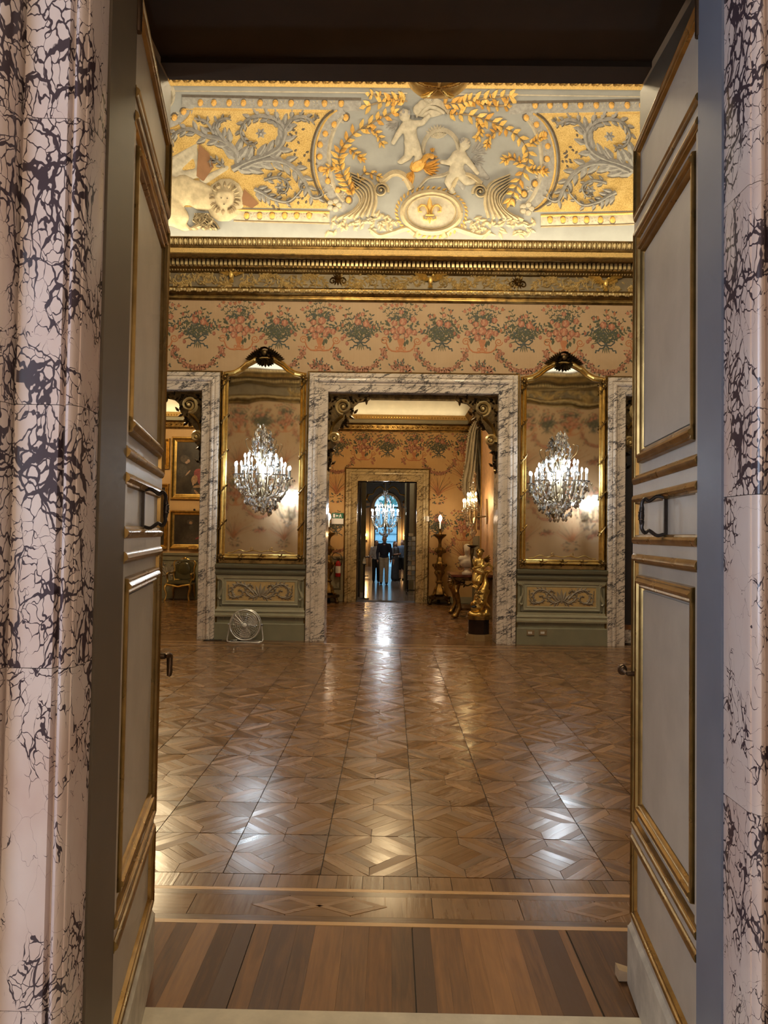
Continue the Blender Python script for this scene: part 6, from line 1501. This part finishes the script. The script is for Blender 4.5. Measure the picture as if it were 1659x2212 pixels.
for sx in (-1, 1):
    for sy in (-1, 1): b = MB(); b.box((sx*.25-.02, sy*.17-.02, 0), (sx*.25+.02, sy*.17+.02, .70)); b.build('leg', M['slate'], t)
for k in range(3):
    t2 = b = MB(); b.box((g.x-.2+.15*k, g.y-.1, .742+.0), (g.x-.09+.15*k, g.y+.1, .76+.02*k)); tag(b.build('paper_pile', M['white']), ['low white paper pile at the jamb end of the small table', 'white paper pile in the middle of the small table', 'tallest white paper pile on the small table'][k], 'papers', 'paper piles on the small table')

# ------------------------------------------------------------------ picture room through the side doorway
wl = boxs('wall_picture_room_far', M['wall_o'], ((LX0-.2, Y2, 0), (RX0-.15, Y2+.5, 6.5))); boxs('wall_picture_room_right', M['wall_o'], ((LX1, YB, 0), (LX1+.0+.0001, Y2, 6.5))); boxs('wall_picture_room_left', M['wall_o'], ((LX0-.2, YB, 0), (LX0, Y2, 6.5)))
b = MB(); b.box((LX0, Y2-.03, 0), (LX1, Y2, 1.13)); b.box((LX0, Y2-.045, 0), (LX1, Y2, .2)); b.box((LX0, Y2-.04, .36), (LX1, Y2, .42)); b.box((LX0, Y2-.06, 1.13), (LX1, Y2, 1.19)); b.box((LX0, Y2-.05, 1.0), (LX1, Y2, 1.03))
dd = struct(b.build('trim_50', M['dado']), 'sage dado of the picture room behind the armchair')
b = MB(); S = lambda a, c, h: (a, Y2-.03-h, c)
for k in range(4): S2 = lambda a, c, h: S(P(365, 1220, Y2).x-.9*k+a, .75+c, h); scroll_panel(b, S2, .8, .45, 0, .03)
b.build('dado_relief', M['taupe'], dd)
def painting(px0, py0, px1, py1, fw, label, draw=None, plaque=False):
    a, c = P(px0, py0, Y2-.05), P(px1, py1, Y2-.05); x0, x1, z0, z1 = a.x, c.x, c.z, a.z; cx = (x0+x1)/2
    t = thing('framed_painting', label, 'painting', (cx, Y2, z0), 'framed paintings in the picture room'); w, h = (x1-x0)/2, z1-z0
    ci = [Vector((-w+fw, 0, fw)), Vector((-w+fw, 0, h-fw)), Vector((w-fw, 0, h-fw)), Vector((w-fw, 0, fw))]
    b = MB(); b.sweep([(0, .02), (0, .035), (fw*.2, .045), (fw*.3, .035), (fw*.55, .045), (fw*.75, .075), (fw*.9, .075), (fw, .05), (fw, 0)], ci, (0, -1, 0), True); b.build('gilt_frame', M['gold'], t)
    cv_ = NT('dark_canvas'); n = cv_.noise(cv_.co('World'), 3, 5, .6); cv_.fin(cv_.ramp(n, [(.35, (.012, .009, .006)), (.7, (.055, .042, .028))]), .35)
    b = MB(); b.box((-w+fw, -.02, fw), (w-fw, -.005, h-fw)); b.build('canvas', cv_.mat, t)
    if draw:
        b = MB(); S = lambda u, v, hh: (-w+u*2*w, -.0205-hh, h-v*h); draw(b, S); b.build('painted_figures', PT, t)
    b = MB(); b.ell((0, -.03, h+.02), (.03, .02, .03), 8, 5); b.build('hanging_ring', M['iron'], t)
    if plaque: b = MB(); b.prism([(-.13, .02), (-.10, .0), (.10, .0), (.13, .02), (.13, .06), (.10, .085), (-.10, .085), (-.13, .06)], lambda a_, c_2, d: (a_, -.075-d, c_2), 0, .02); b.build('gilt_plaque', M['gold_b'], t)
PT = [plain('paint_flesh', (.30, .19, .12), .5, 0, .3, 30), plain('paint_crimson', (.20, .03, .028), .5, 0, .4, 20), plain('paint_tan', (.26, .15, .07), .5, 0, .4, 20), plain('paint_umber', (.05, .035, .022), .5, 0, .4, 20), plain('paint_grey', (.045, .036, .025), .5, 0, .4, 20)]
def el(b, S, x, y, rx, ry, m, h=.0006, a=0): flat(b, S, [(x+rx*math.cos(q)*math.cos(a)-ry*math.sin(q)*math.sin(a), y+rx*math.cos(q)*math.sin(a)+ry*math.sin(q)*math.cos(a)) for q in [2*PI*k/14 for k in range(14)]], h, m)
def figs(b, S):
    el(b, S, .27, .36, .10, .065, 3, .0005, .3); el(b, S, .335, .385, .030, .028, 0, .001, .5); el(b, S, .30, .41, .03, .02, 0, .0009); el(b, S, .22, .54, .10, .11, 4, .0006); el(b, S, .33, .575, .065, .014, 0, .0014, -.75)
    el(b, S, .56, .60, .12, .09, 1, .0008, .4); el(b, S, .68, .66, .17, .15, 1, .0009); el(b, S, .60, .47, .045, .024, 0, .0014); el(b, S, .66, .465, .04, .02, 4, .0012); el(b, S, .73, .475, .035, .026, 0, .0013); el(b, S, .62, .445, .07, .012, 4, .0015)
    el(b, S, .46, .68, .06, .075, 2, .0014, .4); el(b, S, .44, .73, .02, .05, 0, .0016, .2); el(b, S, .56, .785, .13, .022, 2, .0016, -.12); el(b, S, .77, .775, .07, .014, 0, .0018, -.3); el(b, S, .45, .86, .05, .06, 4, .0014, .7); el(b, S, .52, .90, .09, .02, 2, .0016, .7)
def oldman(b, S): el(b, S, .42, .30, .075, .07, 3, .0006); el(b, S, .43, .32, .035, .04, 2, .001); el(b, S, .45, .44, .05, .08, 4, .0008); el(b, S, .55, .75, .3, .16, 3, .0005); el(b, S, .70, .65, .2, .03, 1, .001, -.5)
painting(371, 943, 478, 1080, .14, 'large gilt framed painting of a crimson figure in the picture room', figs); painting(367, 1102, 470, 1187, .12, 'gilt framed dark portrait with a gilt plaque above the armchair', oldman, True)
painting(300, 946, 366, 1013, .11, 'gilt framed dark painting at the top of the outer column beside the crimson figure'); painting(300, 1044, 364, 1099, .11, 'gilt framed painting in the middle of the outer column', oldman); painting(300, 1124, 361, 1186, .10, 'gilt framed dark painting lowest in the outer column')
# gilt armchair
g = G(390, 1296); t = thing('gilt_armchair', 'gilt carved armchair in dark green leather under the portrait', 'chair', (g.x, g.y, 0)); M['leather'] = plain('green_leather', (.06, .05, .02), .22, .1, .2, 8)
b = MB(); b.box((-.29, -.28, .42), (.29, .28, .45)); b.prism([(-.27, -.26), (.27, -.26), (.25, .26), (-.25, .26)], lambda a, c, d: (a*(1-(d-.45)*1.2), c*(1-(d-.45)*1.2), d), .45, .51); b.build('seat', M['leather'], t)
b = MB(); b.tube(bez([(-.30, -.29, .41), (-.15, -.30, .39), (0, -.30, .36), (.15, -.30, .39), (.30, -.29, .41)], 5), .026, 8); b.tube([(-.30, -.29, .42), (-.28, .27, .42), (.28, .27, .42), (.30, -.29, .42)], .024, 8); b.build('seat_rail', M['gold'], t)
bp = [(-.24, .50), (-.27, .62), (-.25, .78), (-.28, .90), (-.24, .99), (-.12, 1.01), (0, 1.05), (.12, 1.01), (.24, .99), (.28, .90), (.25, .78), (.27, .62), (.24, .50), (.1, .49), (0, .47), (-.1, .49)]
B3 = lambda a, c, d: (a, .27+(c-.5)*.16-d, c)
b = MB(); b.prism([(x*.86, .76+(z-.76)*.86) for x, z in bp], B3, -.01, .03); b.ell(B3(0, .76, .03), (.19, .03, .2), 14, 8); b.build('backrest', M['leather'], t)
b = MB(); lp = bez([Vector(B3(x, z, .01)) for x, z in bp]+[Vector(B3(*bp[0], .01))], 4); b.tube(lp, .026, 8); b.ell(B3(0, 1.05, .02), (.06, .03, .04), 10, 6); b.build('back_frame', M['gold'], t)
for sx in (-1, 1):
    b = MB(); b.tube(bez([(sx*.28, -.27, .42), (sx*.32, -.30, .33), (sx*.28, -.30, .16), (sx*.30, -.33, .03), (sx*.31, -.35, .0+.015)], 5), [.035]*5+[.03]*5+[.02]*5+[.022]*6, 8); b.build('leg', M['gold'], t)
    b = MB(); b.tube(bez([(sx*.26, .26, .42), (sx*.27, .28, .2), (sx*.28, .33, .015)], 5), [.028]*6+[.02]*5, 8); b.build('leg', M['gold'], t)
    b = MB(); b.tube(bez([(sx*.28, -.18, .42), (sx*.31, -.14, .55), (sx*.30, -.18, .66), (sx*.31, -.08, .69), (sx*.28, .12, .68), (sx*.25, .28, .70)], 5), .021, 8); b.ell((sx*.305, -.19, .665), .03, 8, 6); b.build('armrest', M['gold'], t)
# ------------------------------------------------------------------ dark room through the other side doorway
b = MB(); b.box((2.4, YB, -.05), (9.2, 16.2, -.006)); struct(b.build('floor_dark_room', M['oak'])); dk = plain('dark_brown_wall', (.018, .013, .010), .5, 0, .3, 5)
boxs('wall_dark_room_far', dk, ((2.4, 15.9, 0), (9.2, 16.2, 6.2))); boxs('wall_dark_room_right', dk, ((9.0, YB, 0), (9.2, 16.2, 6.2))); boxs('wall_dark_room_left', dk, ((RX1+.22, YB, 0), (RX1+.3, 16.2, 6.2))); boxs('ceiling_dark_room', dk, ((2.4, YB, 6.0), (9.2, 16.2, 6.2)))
x0 = XC+3.49; b = MB(); b.box((x0+.02, YF+.34, .30), (x0+1.3, YF+.40, ZO-.02)); b.box((x0+.06, YF+.325, 1.9), (x0+1.2, YF+.34, 3.9)); b.box((x0+.06, YF+.325, .4), (x0+1.2, YF+.34, 1.6)); b.box((x0+.02, YF+.33, .22), (x0+1.3, YF+.40, .30), 1); b.box((x0+.0, YF+.30, 0), (x0+1.3, YF+.42, .22), 2)
struct(b.build('door_11', [dk, plain('orange_wood', (.24, .10, .03), .4), M['marble']]), 'tall dark panelled leaf filling the last doorway')
# vestibule shell behind the camera
vs_ = plain('vestibule_wall_paint', (.36, .33, .30), .6)
boxs('wall_vestibule_back', vs_, ((-4, -4.2, 0), (4.2, -4, 5))); boxs('wall_vestibule_left', vs_, ((-4.2, -4.2, 0), (-4, 2.15, 5))); boxs('wall_vestibule_right', vs_, ((4.2, -4.2, 0), (4.4, 2.15, 5))); boxs('ceiling_vestibule', vs_, ((-4.2, -4.2, 5), (4.4, 2.15, 5.2))); boxs('floor_vestibule', M['stone'], ((-4.2, -4.2, -.05), (4.4, 1.78, .0)))
